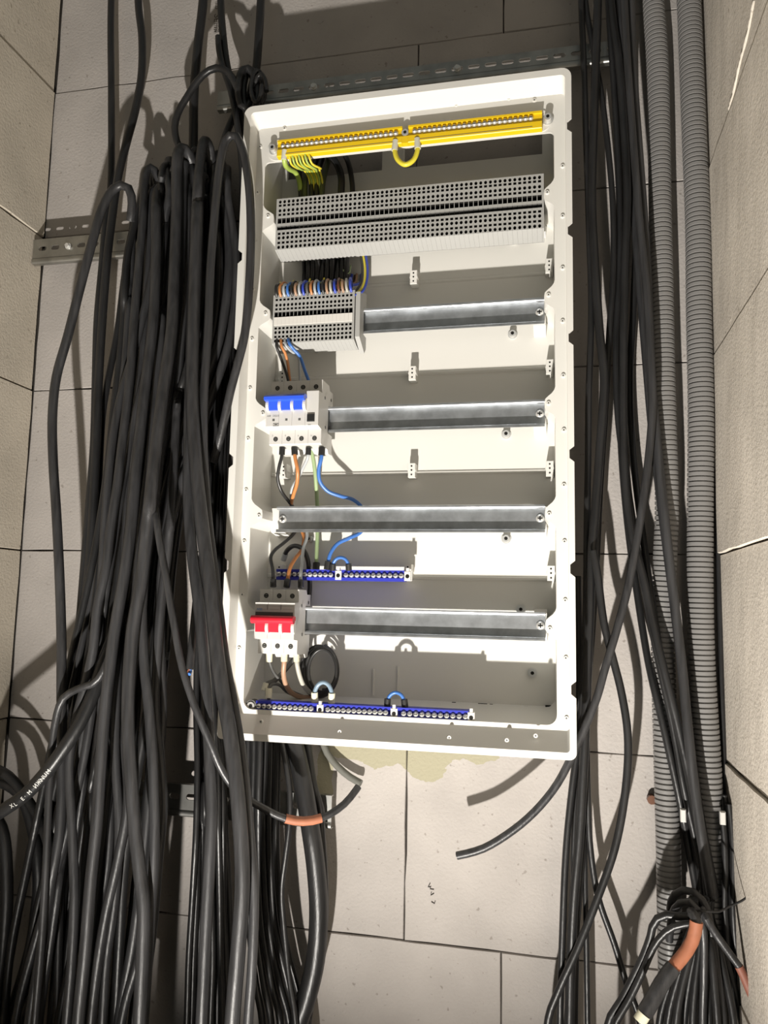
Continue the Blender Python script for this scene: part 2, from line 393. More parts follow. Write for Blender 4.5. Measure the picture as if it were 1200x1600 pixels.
# back plate with two knock-out windows at the top
b = MB(); o3 = [(-.036, -.178), (.358, -.178), (.358, .616), (-.036, .616)]
w1 = [(-.022, .5685), (.1176, .5685), (.1176, .611), (-.022, .611)]; w2 = [(.150, .5685), (.3395, .5685), (.3395, .611), (.150, .611)]
b.flat([o3, w1, w2], DB)
for l in (w1, w2): b.loft([[(x, -DB, z) for x, z in l], [(x, -DB+.003, z) for x, z in l]])
b.flat([o3, w1, w2], DB-.003)
for z in (.3992, .2703, .1345, -.0046):
    b.prism_x([(-DB, z-.003), (-DB-.0018, z-.0012), (-DB-.0018, z+.0012), (-DB, z+.003)], -.030, .3535)
b.box(.1205, .1222, -DB-.0025, -DB, -.158, -.125); b.box(.153, .1545, -DB-.0025, -DB, -.158, -.120)
link('back_plate', b.mesh('back_plate', M_white), enc)
# shelves behind the rail ends
for z in RAILZ:
    for (x0, x1) in ((-.0175, .0015), (.328, .3435)):
        b = MB(); b.loft([[(x0, -DB+.001, z-.021), (x1, -DB+.001, z-.021), (x1, -DB+.001, z+.021), (x0, -DB+.001, z+.021)],
                          [(x0, -.0617, z-.016), (x1, -.0617, z-.016), (x1, -.0617, z+.016), (x0, -.0617, z+.016)]], cap=True)
        link('rail_mount', b.mesh('rail_mount', M_white), enc)
# bosses with pilot holes
pin_px = [(883, 172), (878, 180), (879, 260), (879, 338), (879, 419), (879, 502), (880, 587), (881, 672), (881, 758), (882, 846), (883, 938), (884, 1028), (885, 1122)]
pins = [at(x, y, DL) for x, y in pin_px[2:]] + [at(x, y, DL) for x, y in ((407, 230), (403, 301), (398, 376), (396, 452), (394, 530), (391, 607), (388, 686), (385, 766), (382, 846), (379, 929), (374, 1013), (371, 1098))]
pins += [at(x, y, DL) for x, y in ((445, 201), (480, 190), (556, 181), (713, 164), (795, 154), (835, 157))]
pins += [at(855, 301, DL), at(857, 461, DL), at(857, 630, DL), at(858, 803, DL), at(859, 982, DL), at(419, 338, DL), at(415, 490, DL), at(411, 646, DL), at(405, 806, DL)]
pm = MB(); pm.loft([[(r*math.cos(a*math.pi/5), -h, r*math.sin(a*math.pi/5)) for a in range(10)] for r, h in ((.0028, 0), (.0023, .0016), (.0011, .0016))])
pm.face([(.0011*math.cos(a*math.pi/5), -.0016, .0011*math.sin(a*math.pi/5)) for a in range(10)], 1)
pme = pm.mesh('screw_boss', [M_white, M_gdark], True, 30)
for q in pins: link('screw_boss', pme, housing, q)
def sloped(px, py):      # on the sloping lower tray wall
    a = at(px, py, .110); return Vector((a.x, a.y, a.z+.0005))
for q in ((408, 1128), (531, 1144), (702, 1153), (792, 1157), (837, 1150)): link('screw_boss', pme, housing, sloped(*q))
# hex screws through the back plate
sm = MB(); sm.cyl((0, 0, 0), (0, -1, 0), .0062, .0015, 14); sm.cyl((0, -.0015, 0), (0, -1, 0), .0045, .005, 12); sm.cyl((0, -.0066, 0), (0, -1, 0), .0024, .0003, 6, 1)
sme = sm.mesh('fixing_screw', [M_brass, M_dark], True, 40)
for q in ((803, 376), (801, 523), (791, 679), (791, 842), (814, 952), (832, 1051), (496, 546), (484, 842)):
    link('fixing_screw', sme, enc, at(*q, DB))
# bar holder clips on the ridges of the back plate
hm = MB(); hm.loft([[(x*s, -y, z) for x, z in ((-.0048, -.009), (.0048, -.009), (.0048, -.002), (.0056, 0), (.0048, .003), (.0048, .0095), (-.0048, .0095), (-.0048, .003), (-.0056, 0), (-.0048, -.002))] for s, y in ((1, 0), (1, .0165), (.94, .0172))], cap=True)
for z in (-.0055, 0.0004, .0058): hm.cyl((0, -.0172, z), (0, -1, 0), .0012, .0002, 8, 1)
hme = hm.mesh('bar_holder', [M_white, M_dark])
for q in ((646, 433), (858, 415), (644, 583), (859, 573), (643, 735), (859, 732), (861, 896), (441, 590), (443, 736), (637, 893), (436, 893)):
    link('bar_holder', hme, enc, at(*q, .0500)*1.0+Vector((0, .0170, 0)))
# black dirt and plugs on the lower recess wall
b = MB()
for (x, y, ww, hh) in ((747, 1099, 14, 5), (765, 1100, 5, 4), (818, 1103, 7, 3), (852, 1102, 9, 3), (779, 1107, 4, 2), (852, 1109, 8, 3), (706, 1097, 6, 2)):
    q = at(x, y, .0365); q2 = at(x+ww, y+hh, .0365); b.box(q.x, q2.x, q.y, q.y+.003, q2.z, q.z)
link('foam_residue', b.mesh('foam_residue', M_dark), enc)

# ---------------------------------------------------------------- mounting rails
rail_lab = ['steel mounting rail hidden behind the long grey terminal row', 'steel mounting rail carrying the short grey terminal row',
            'steel mounting rail carrying the blue lever breaker', 'empty steel mounting rail with nothing clipped on it', 'steel mounting rail carrying the red lever switch']
DF, DW = 0.073, 0.0632
prof = [(.0172, DF), (.0130, DF), (.0126, DW), (-.0126, DW), (-.0130, DF), (-.0172, DF)]
th = .001
half = [(.0172, DF)]                                   # upper half, outside face with rolled bends
for k in range(6):
    a = math.radians(90*k/5); half.append((.0155-.0026*math.sin(a), DF-.0026+.0026*math.cos(a)))
half += [(.0127, DW)]
prof = half+[(-z, d) for z, d in reversed(half)]
pr = [(-d, z) for z, d in prof] + [(-d+th, z+(.0009 if 0 < z < .0170 else -.0009 if -.0170 < z < 0 else 0)) for z, d in reversed(prof)]
rme = MB(); rme.prism_x(pr, -.1741, .1741); rmesh = rme.mesh('rail_profile', M_zinc, True, 32)
scm = MB(); scm.dome((0, 0, 0), (0, -1, 0), .0052, .003, 16)
scm.box(-.0030, .0030, -.0033, -.0022, -.0007, .0007, 1); scm.box(-.0007, .0007, -.0033, -.0022, -.0030, .0030, 1)
scme = scm.mesh('cross_head_screw', [M_brass, M_dark], True, 40)
for z, lab in zip(RAILZ, rail_lab):
    t = thing('mounting_rail', (.1678, -DW, z-.017), lab, 'rail', 'mounting rails across the enclosure')
    link('rail_profile', rmesh, t, (.1678, 0, z))
    for x in (-.0005, .3358): link('cross_head_screw', scme, t, (x, -DW-.0002, z+.001))

# ---------------------------------------------------------------- terminal blocks
def terminal_mesh(name, wd, H, rows, dback, dfront, rail):
    """one modular terminal: rows = (z fraction from top, kind)"""
    m = MB(); hw = wd/2; g = .00006
    segs = []; last = 0.0
    for f, h, kind in rows:
        z0, z1 = f-h/2, f+h/2
        if z0 > last: segs.append((last, z0, 'f'))
        segs.append((z0, z1, kind)); last = z1
    segs.append((last, 1.0, 'f'))
    x0, x1 = -hw+g, hw-g; yf = -dfront
    for f0, f1, k in segs:
        za, zb = -f0*H, -f1*H
        if k == 'f': m.face([(x0, yf, zb), (x1, yf, zb), (x1, yf, za), (x0, yf, za)])
        elif k == 'w':
            m.box(x0, x1, yf-.0012, yf+.004, zb, za, 2)
        else:
            if k == 'o': a, dep, mi = .19, .006, 1  # hole interiors coloured dark to stand for the shade inside
            elif k == 's': a, dep, mi = .18, .006, 1
            elif k == 'd': a, dep, mi = .06, .011, 1
            else: a, dep, mi = 0.0, .007, 3
            xa, xb = x0+a*(x1-x0), x1-a*(x1-x0)
            if a:
                m.face([(x0, yf, zb), (xa, yf, zb), (xa, yf, za), (x0, yf, za)]); m.face([(xb, yf, zb), (x1, yf, zb), (x1, yf, za), (xb, yf, za)])
            cz = (za+zb)/2; hz = abs(za-zb)/2; cx = 0; hx = (xb-xa)/2
            rect = [(xa, zb), (xb, zb), (xb, za), (xa, za)]
            if k == 'o':
                L = [(cx+hx*1.15*math.cos(math.radians(22.5+45*i)), cz+hz*1.08*math.sin(math.radians(22.5+45*i))) for i in range(8)]
                L = [(max(xa, min(xb, x)), max(zb, min(za, z))) for x, z in L]
                m.flat([rect, L], dfront) if False else None
                # corner triangles of the round hole
                for (ax, az), i in (((xb, za), 0), ((xa, za), 2), ((xa, zb), 4), ((xb, zb), 6)):
                    m.face([(ax, yf, az), (L[i][0], yf, L[i][1]), (L[i+1][0], yf, L[i+1][1])])
            else: L = rect
            n = len(L)
            for i in range(n):
                (ax, az), (bx, bz) = L[i], L[(i+1) % n]
                m.face([(ax, yf, az), (bx, yf, bz), (bx, yf+dep, bz), (ax, yf+dep, az)], mi)
            m.face([(x, yf+dep, z) for x, z in L], mi)
    # body: sides, top, chamfered underside
    yb = -dback; zr = rail; prof = [(yf, 0), (yb, .004), (yb, zr+.0185), (-.0735, zr+.0185), (-.0735, zr-.0185), (yb, zr-.0185), (yb, -H-.002), (yb-.010, -H-.006), (yf+.014, -H-.0035), (yf, -H)]
    for x in (x0, x1): m.face([(x, y, z) for y, z in prof])
    for i in range(len(prof)-1):
        (ya, za), (yb2, zb) = prof[i], prof[i+1]
        m.face([(x0, ya, za), (x1, ya, za), (x1, yb2, zb), (x0, yb2, zb)])
    (ya, za), (yb2, zb) = prof[-2], prof[-1]
    return m.mesh(name, [M_tb, M_dark, M_tbl, M_gdark])
R1 = [(.064, .062, 'o'), (.136, .045, 's'), (.236, .062, 'o'), (.318, .045, 's'), (.44, .10, 'd'), (.583, .075, 'g'), (.69, .045, 's'), (.773, .062, 'o'), (.867, .045, 's'), (.955, .062, 'o')]
R2 = [(.03, .05, 'o'), (.10, .045, 's'), (.21, .062, 'o'), (.295, .045, 's'), (.41, .105, 'd'), (.55, .165, 'w'), (.69, .045, 's'), (.775, .062, 'o'), (.865, .045, 's'), (.95, .062, 'o')]
def terminal_row(name, x0, x1, n, ztop, H, rows, label, marker):
    t = thing(name, ((x0+x1)/2, -.062, ztop-H), label, 'terminal block', 'terminal block rows')
    wd = (x1-x0)/n; me = terminal_mesh('terminal', wd, H, rows, .0600, .0955, marker-ztop)
    for i in range(n): link('terminal', me, t, (x0+wd*(i+.5), 0, ztop))
    for x, s in ((x0-.0011, -1), (x1+.0011, 1)):
        b = MB(); b.prism_x([(-.0955, ztop), (-.060, ztop+.004), (-.060, marker+.0185), (-.0735, marker+.0185), (-.0735, marker-.0185), (-.060, marker-.0185), (-.060, ztop-H-.002), (-.070, ztop-H-.006), (-.0815, ztop-H-.0035), (-.0955, ztop-H)], x-.001, x+.001)
        link('end_plate', b.mesh('end_plate', M_tb), t)
    return t
T1 = (-.0118, .3400); tb1z = .5045; tb1h = .0725
tr1 = terminal_row('terminal_row', *T1, 57, tb1z, tb1h, R1, 'long grey terminal row across the whole width under the yellow bar', RAILZ[0])
T2 = (-.0112, .0972); tb2z = .3680; tb2h = .0668
tr2 = terminal_row('terminal_row', *T2, 20, tb2z, tb2h, R2, 'short grey terminal row with white marker strip and wires on top', RAILZ[1])
b = MB(); b.prism_x([(-.094, tb2z-.002), (-.0595, tb2z+.008), (-.0595, RAILZ[1]+.0185), (-.0735, RAILZ[1]+.0185), (-.0735, RAILZ[1]-.0185), (-.0585, RAILZ[1]-.0185), (-.0585, tb2z-tb2h-.002), (-.066, tb2z-tb2h-.010), (-.094, tb2z-tb2h+.004)], .1004, .1065)
link('end_clamp', b.mesh('end_clamp', M_tb), tr2)

# ---------------------------------------------------------------- screw bars
scr = MB(); scr.dome((0, 0, 0), (0, -1, 0), .0033, .0046, 10); scr.box(-.0022, .0022, -.0048, -.0040, -.0004, .0004, 1)
barscrew = scr.mesh('terminal_screw', [M_brass, M_dark], True, 40)
# yellow earth bar on the pad
yz = .5695
yb = thing('earth_bar', (.166, -DL-.002, yz-.011), 'yellow earth terminal bar with two rows of screws along the enclosure top', 'terminal bar')
yx0, yx1, ym = -.0115, .3405, .1650
b = MB()
for (a, c) in ((yx0, ym-.004), (ym+.004, yx1)):
    b.box(a, c, -.1060, -.1000, yz-.0115, yz+.0125)          # back
    b.box(a, c, -.1090, -.1060, yz-.0115, yz-.0015, ch=.0008)  # front slab with wire entries
    b.box(a, c, -.1080, -.1060, yz+.0095, yz+.0125)          # upper lip
b.box(ym-.0042, ym+.0042, -.1085, -.1000, yz-.0115, yz-.002)
link('bar_body', b.mesh('bar_body', M_yellow), yb)
b = MB()
for (a, c) in ((yx0+.010, ym-.014), (ym+.014, yx1-.012)): b.box(a, c, -.1093, -.1090, yz-.0088, yz-.0083)
link('entry_slit', b.mesh('entry_slit', M_gdark), yb)
n = 24
for (a, c) in ((yx0+.008, ym-.0125), (ym+.0125, yx1-.014)):
    for i in range(n): link('terminal_screw', barscrew, yb, (a+(c-a)*i/(n-1), -.1052, yz+.0040))
for x in (yx0-.007, ym, yx1+.007):
    s = MB(); s.cyl((x, -.100, yz+.003), (0, -1, 0), .0068, .0015, 16); s.cyl((x, -.1015, yz+.003), (0, -1, 0), .0046, .0075, 12); s.cyl((x, -.1091, yz+.003), (0, -1, 0), .0022, .0002, 6, 1)
    link('mounting_screw', s.mesh('mounting_screw', [M_brass, M_dark], True, 40), yb)
def blue_bar(name, x0, x1, zc, dbk, segs, clips, label, eye):
    t = thing(name, ((x0+x1)/2, -dbk, zc-.0075), label, 'terminal bar', 'blue neutral bars')
    ht = .0070; df = dbk+.017
    b = MB(); b.box(x0, x1, -df+.006, -dbk, zc-ht, zc+ht); b.box(x0, x1, -df, -df+.006, zc-ht, zc-ht+.0040); b.box(x0, x1, -df, -df+.006, zc+ht-.0034, zc+ht)
    link('bar_body', b.mesh('bar_body', M_blue), t)
    for (a, c, n) in segs:
        for i in range(n): link('terminal_screw', barscrew, t, (a+(c-a)*i/(n-1), -df+.0012, zc+.0004))
    for x in clips:
        b = MB(); b.box(x-.0042, x+.0042, -df-.0010, -df+.004, zc-ht+.001, zc+ht-.001, ch=.0006); b.box(x-.0018, x+.0018, -df-.0006, -df+.004, zc+ht-.001, zc+ht+.003)
        b.cyl((x, -df-.0011, zc-.0005), (0, -1, 0), .0026, .0002, 10, 1)
        link('holding_clip', b.mesh('holding_clip', [M_white, M_dark]), t)
    if eye is not None:
        s = MB(); s.cyl((eye, -dbk-.004, zc), (0, -1, 0), .0075, .012, 16, 0); s.cyl((eye, -dbk-.0161, zc), (0, -1, 0), .005, .0012, 14, 1); s.cyl((eye, -dbk-.0174, zc), (0, -1, 0), .0025, .0002, 6, 2)
        link('mounting_screw', s.mesh('mounting_screw', [M_gdark, M_brass, M_dark], True, 40), t)
    return t
def bx(px, py, d): return at(px, py, d).x
bb = blue_bar('neutral_bar', bx(402, 1103, .09), bx(734, 1115, .09), -.1712, .0780, [(bx(407, 1104, .09), bx(488, 1106, .09), 11), (bx(514, 1107, .09), bx(604, 1110, .09), 12), (bx(632, 1112, .09), bx(728, 1114, .09), 11)],
              [bx(502, 1106, .09), bx(617, 1111, .09), bx(737, 1115, .09)], 'long blue neutral bar along the bottom of the enclosure', bx(394, 1103, .09))
mb = blue_bar('neutral_bar', bx(432, 897, .0665), bx(632, 898, .0665), -.0040, .0505, [(bx(437, 897, .0665), bx(517, 897, .0665), 11), (bx(541, 897, .0665), bx(627, 898, .0665), 11)],
              [bx(529, 897, .0665), bx(637, 898, .0665)], 'short blue neutral bar between the empty rail and the red switch', None)
for x in (bx(437, 897, .06), bx(637, 897, .06)):   # stand-offs that carry the short bar
    b = MB(); b.box(x-.004, x+.004, -.0506, -.0495, -.010, .003); link('bar_foot', b.mesh('bar_foot', M_white), mb)

# ---------------------------------------------------------------- breakers
def breaker(name, x0, x1, n, z, label, toggle_mat):
    """z: dict of heights; profile from the side"""
    t = thing(name, ((x0+x1)/2, -.059, z['b']), label, 'breaker')
    ds, dn, dr = .102, .1165, .0535
    pf = [(-dr, z['t']-.006), (-.068, z['t']-.006), (-.072, z['t']), (-ds, z['t']), (-ds, z['nt']+.001), (-ds-.003, z['nt']), (-dn, z['nt']-.0005), (-dn, z['nb']), (-ds, z['lt']),
          (-ds, z['b']+.0015), (-ds+.0015, z['b']), (-.072, z['b']-.001), (-.068, z['b']-.006), (-dr, z['b']-.006), (-dr, z['r']-.0185), (-.0735, z['r']-.0185), (-.0735, z['r']+.0185), (-dr, z['r']+.0185)]
    wd = (x1-x0)/n
    b = MB()
    for i in range(n): b.prism_x(pf, x0+wd*i+.00012, x0+wd*(i+1)-.00012)
    link('body', b.mesh('body', M_white2), t)
    scrw = MB(); scrw.cyl((0, 0, 0), (0, -1, 0), .0031, .0003, 14, 1); scrw.cyl((0, -.0003, 0), (0, -1, 0), .0021, .0002, 10, 0); scrw.box(-.0018, .0018, -.0007, -.0004, -.0004, .0004, 1)
    sme2 = scrw.mesh('terminal_screw', [M_gdark, M_dark])
    for i in range(n):
        xc = x0+wd*(i+.5)
        link('terminal_screw', sme2, t, (xc, -ds, (z['t']+z['nt'])/2)); link('terminal_screw', sme2, t, (xc, -ds, z['sc']))
    # side rivets
    b = MB()
    for y, zz in ((-.085, .3), (-.066, .35), (-.09, .75), (-.062, .8)):
        b.cyl((x1-.0001, y, z['b']+(z['t']-z['b'])*zz), (1, 0, 0), .0022, .0005, 8)
    link('side_rivet', b.mesh('side_rivet', M_gdark), t)
    return t, dn, ds
# blue lever four pole breaker
zb = dict(t=.2470, nt=.2290, nb=.1840, lt=.1815, b=.1620, sc=.1700, r=RAILZ[2])
rc, dn, ds = breaker('residual_breaker', -.0092, .0612, 4, zb, 'grey four pole breaker with a bright blue lever bar', M_tblue)
def PX(px, py, d): return at(px, py, d)
xa, xb_ = PX(415, 627, dn+.006).x, PX(477, 627, dn+.006).x; za, zc_ = PX(440, 640, dn+.004).z, PX(440, 617, dn+.006).z
def lever(t, x0, x1, z0, z1, dn, mat, knobs, flare=True):
    b = MB(); f = .0012 if flare else 0
    zm = z0+(z1-z0)*.55
    b.prism_x([(-dn, z0), (-dn-.004, z0), (-dn-.006, zm), (-dn-.0125, zm+.001), (-dn-.0130, z1-.0035), (-dn-.008, z1), (-dn, z1)], x0, x1)
    lb = link('lever_bar', b.mesh('lever_bar', mat), t)
    for x in knobs:
        b = MB(); L = []
        for k in range(9):
            a = math.radians(-60+150*k/8); L.append((-dn-.0005-.0072*math.cos(a), z0+.006+.0085*math.sin(a)))
        b.prism_x([(-dn+.001, z0-.001)]+L+[(-dn+.001, z1-.003)], x-.0019, x+.0019); b.prism_x([(-dn+.001, z0-.001)]+[(y-.0004, z) for y, z in L[1:-2]]+[(-dn+.001, z1-.004)], x-.0007, x+.0007)
        link('lever_hub', b.mesh('lever_hub', M_white), lb)
lever(rc, xa, xb_, za, zc_, dn, M_tblue, [PX(x, 633, dn+.006).x for x in (417.5, 436.5, 456, 475)])
b = MB(); q0, q1 = PX(480, 659, dn), PX(492, 647, dn); b.box(q0.x, q1.x, -dn-.0022, -dn, q0.z, q1.z, ch=.0006); link('test_button', b.mesh('test_button', M_black), rc)
b = MB()
for x, y in ((427.5, 656.5), (447.5, 655.8), (468, 655.3)):
    q = PX(x, y, dn); b.box(q.x-.0015, q.x+.0015, -dn-.0004, -dn, q.z-.0013, q.z+.0013)
link('indicator_window', b.mesh('indicator_window', M_gdark), rc)
b = MB(); q = PX(431, 663.5, dn)
for (u0, u1, v0, v1) in ((-.0036, .0036, .0014, .0019), (-.0036, .0036, -.0019, -.0014), (-.0036, -.0031, -.0019, .0019), (.0031, .0036, -.0019, .0019), (-.002, .002, -.0006, .0006)):
    b.box(q.x+u0, q.x+u1, -dn-.0002, -dn, q.z+v0, q.z+v1)
link('rating_mark', b.mesh('rating_mark', M_ink), rc)
text('ABB', PX(417, 651.5, dn+.0003), .0030, M_gink, rc); text('DS203', PX(426, 651.5, dn+.0003), .0032, M_gink, rc)
text('test', PX(481, 664.5, dn+.0003), .0026, M_gink, rc)
for s_, x in (('2', 425), ('4', 445), ('6', 465), ('N', 485)): text(s_, PX(x, 682, ds+.0003), .0030, M_gink, rc)
# red lever three pole switch
zr = dict(t=-.0240, nt=-.0405, nb=-.0860, lt=-.0875, b=-.1050, sc=-.0950, r=RAILZ[4])
rs, dn, ds = breaker('isolator_switch', -.0138, .0384, 3, zr, 'pale three pole isolator with a red lever bar', M_red)
b = MB(); q0, q1 = PX(399, 964, dn), PX(458, 957, dn); b.box(q0.x, q1.x, -dn-.0003, -dn, q0.z, q1.z); link('lever_recess', b.mesh('lever_recess', M_gdark), rs)
xa, xb_ = PX(398, 980, dn+.006).x, PX(459, 980, dn+.006).x; za, zc_ = PX(430, 988, dn+.004).z, PX(430, 963, dn+.006).z
lever(rs, xa, xb_, za, zc_, dn, M_red, [PX(x, 982, dn+.006).x for x in (416.5, 438, 457)], False)
b = MB(); zt_ = zc_-.0042; b.cyl((xa-.003, -dn-.0095, zt_), (1, 0, 0), .0050, xb_-xa+.004, 14); link('lever_grip', b.mesh('lever_grip', M_red, True, 40), rs)
text('ABB', PX(401, 953.5, dn+.0003), .0042, M_bink, rs)
b = MB()
for (x0_, x1_, y) in ((400, 459, 946.5), (410, 416, 952), (421, 436, 952), (442, 456, 952)):
    q0, q1 = PX(x0_, y, dn), PX(x1_, y, dn); b.box(q0.x, q1.x, -dn-.0002, -dn, q0.z-.0002, q0.z+.0002)
for x in (418, 439):
    q = PX(x, 949, dn); b.box(q.x-.0008, q.x+.0008, -dn-.0004, -dn, q.z-.0030, q.z+.0030)
link('label_line', b.mesh('label_line', M_gink), rs)

# ---------------------------------------------------------------- wires and cables
ORD = ['first', 'second', 'third', 'fourth', 'fifth', 'sixth', 'seventh', 'eighth', 'ninth', 'tenth', 'eleventh']
def line(name, label, cat, pts, mat, wpx=None, r=None, group=None, sub=6, sides=8, sleeves=(), sl_mat=None, sl_len=None, sl_w=1.7, ext_top=False, ext_bot=False):
    """pts: (px, py, distance from the wall); sleeves: 0 = at the start, -1 = at the end"""
    P = [at(*q) for q in pts]
    if r is None: r = wpx/2*sum(mmpp(p) for p in P)/len(P)
    if ext_top: P = [P[0]+Vector((0, -.0, .45))] + P
    if ext_bot: P = P+[P[-1]+Vector(((P[-1]-P[-2]).x*.6, 0, -.35))]
    S = spline(P, sub); b = MB(); b.tube(S, r, sides)
    o = link(name, b.mesh(name, mat, True, 60)); tag(o, label, cat, group)
    for e in sleeves:
        a, c = (S[0], S[2]) if e == 0 else (S[-1], S[-3])
        d = (c-a).normalized(); L = sl_len or .009
        s = MB(); s.cyl(a-d*.001, d, r*sl_w, L, 10); link('sleeve', s.mesh('sleeve', sl_mat or M_black, True, 50), o)
    return o
WG = 'wires between the breakers'
D = .085
line('wire', 'black wire curving down from the blue lever breaker, leftmost of its four', 'wire', [(441, 700, .092), (440, 714, .092), (436, 730, .090), (434, 748, .085), (440, 768, .075), (453, 786, .056), (462, 800, .044), (466, 815, .042), (460, 832, .045), (446, 846, .060), (428, 861, .075), (423, 871, .082), (426, 890, .088), (427, 916, .092)], M_black, 5.6, group=None, sleeves=(0, -1), sl_len=.010)
line('wire', 'light brown wire curving down from the second pole of the blue lever breaker', 'wire', [(460, 700, .092), (461, 714, .092), (465, 735, .090), (464, 755, .08), (458, 775, .066), (455, 792, .050), (460, 812, .044), (474, 835, .044), (472, 858, .055), (461, 873, .07), (453, 888, .082), (448, 916, .092)], M_orange, 6.0, sleeves=(0, -1), sl_len=.010)
line('wire', 'grey wire passing behind the light brown wire under the blue lever breaker', 'wire', [(482, 700, .092), (481, 714, .090), (474, 730, .080), (465, 748, .068), (456, 765, .060), (457, 790, .048), (475, 812, .044), (480, 836, .048), (474, 857, .060), (472, 880, .075), (470, 897, .086), (470, 917, .092)], M_grey, 5.2, sleeves=(0, -1), sl_len=.010)
line('wire', 'green and yellow wire running straight down behind the empty rail', 'wire', [(486, 702, .070), (490, 720, .066), (493, 745, .060), (495, 775, .050), (496, 800, .044), (496, 835, .044), (495, 862, .050), (494, 892, .058)], M_gg, 6.4, sleeves=(-1,), sl_len=.012)
line('wire', 'blue wire sweeping right from the blue lever breaker down to the short blue bar', 'wire', [(503, 700, .092), (502, 716, .092), (498, 734, .088), (500, 752, .082), (512, 767, .074), (532, 775, .066), (552, 781, .056), (566, 794, .046), (572, 812, .043), (564, 831, .047), (545, 841, .056), (527, 850, .062), (516, 866, .066), (511, 889, .066)], M_blu, 6.2, sleeves=(0, -1), sl_len=.011)
line('jumper_wire', 'short blue jumper arching over the middle of the short blue bar', 'wire', [(520, 890, .066), (521, 880, .068), (526, 873, .070), (533, 871, .071), (540, 874, .070), (544, 881, .068), (545, 890, .066)], M_blu, 5.5, sleeves=(0, -1), sl_len=.0085, sl_w=1.8)
line('wire', 'thick black wire arching over the left end of the short blue bar', 'wire', [(443, 874, .040), (448, 861, .046), (459, 853, .052), (472, 857, .056), (480, 872, .056), (483, 893, .052), (484, 918, .045), (482, 945, .040)], M_black, 7.5, sleeves=(0,), sl_mat=M_grey, sl_len=.010, sl_w=1.25)
# under the red switch
line('wire', 'dark grey wire under the first pole of the red lever switch', 'wire', [(421, 1019, .092), (421, 1032, .090), (426, 1048, .080), (437, 1062, .066), (452, 1078, .054), (478, 1090, .044)], M_gdark, 5.0, sleeves=(0,), sl_mat=M_ivory, sl_len=.013, sl_w=2.0)
line('wire', 'brown wire under the middle pole of the red lever switch', 'wire', [(444, 1019, .092), (444, 1034, .092), (443, 1052, .086), (447, 1070, .074), (456, 1083, .060), (470, 1089, .050), (490, 1090, .042)], M_beige, 8.0, sleeves=(0,), sl_mat=M_ivory, sl_len=.013, sl_w=1.3)
line('wire', 'pale grey wire under the third pole of the red lever switch', 'wire', [(463, 1019, .092), (464, 1036, .092), (468, 1055, .084), (475, 1072, .072), (484, 1081, .062), (495, 1084, .050)], M_bgrey, 7.5, sleeves=(0,), sl_mat=M_ivory, sl_len=.013, sl_w=1.3)
coil = []
for k in range(68):
    a = 2*math.pi*k/15-1.2; rr = 1+.05*math.sin(k*.37)
    coil.append((496+(31-.17*k)*rr*math.cos(a)+.16*k, 1047+(42-.16*k)*rr*math.sin(a), .042+.0005*k))
o = line('wire_coil', 'coiled black wires looped at the lower left of the enclosure', 'wire coil', coil, M_black, 4.6, sub=3)
line('wire', 'black wire rising behind the first pole of the red switch to the coil', 'wire', [(413, 1078, .080), (416, 1070, .078), (428, 1064, .070), (441, 1052, .060), (456, 1034, .050), (470, 1015, .042)], M_gdark, 8.0, sleeves=(0,), sl_mat=M_clear, sl_len=.010, sl_w=1.2)
line('wire', 'dark grey wire dropping into the left end of the long blue bar', 'wire', [(420, 1098, .080), (420, 1080, .082), (424, 1070, .078), (436, 1070, .068), (450, 1082, .056), (480, 1093, .046)], M_gdark, 5.2, sleeves=(), sl_mat=M_ivory)
q = at(420, 1079, .082); s = MB(); s.cyl(q-Vector((0, 0, .009)), (0, 0, 1), .0043, .012, 12)
link('sleeve', s.mesh('sleeve', M_ivory, True, 50), bpy.data.objects[[o.name for o in bpy.data.objects if o.get('label', '').startswith('dark grey wire dropping')][0]])
line('jumper_wire', 'grey blue jumper with ivory sleeves over the long blue bar', 'wire', [(492, 1096, .086), (492, 1081, .088), (497, 1070, .089), (505, 1066, .090), (513, 1070, .089), (518, 1081, .088), (518, 1097, .086)], M_steelblue, 7.0, sleeves=(0, -1), sl_mat=M_ivory, sl_len=.0125, sl_w=1.55)
line('jumper_wire', 'bright blue jumper with black sleeves over the long blue bar', 'wire', [(605, 1104, .088), (606, 1093, .089), (611, 1085, .090), (618, 1082, .090), (626, 1085, .090), (631, 1093, .089), (633, 1105, .088)], M_blu, 5.8, sleeves=(0, -1), sl_mat=M_black, sl_len=.0105, sl_w=1.8)
line('jumper_wire', 'yellow green jumper hanging in a U from the middle of the yellow bar', 'wire', [(618, 221, .107), (617, 236, .107), (622, 250, .108), (633, 257, .109), (645, 251, .108), (652, 236, .107), (652, 218, .107)], M_ygrn, 8.0, sleeves=(0, -1), sl_mat=M_clear, sl_len=.014, sl_w=1.25)
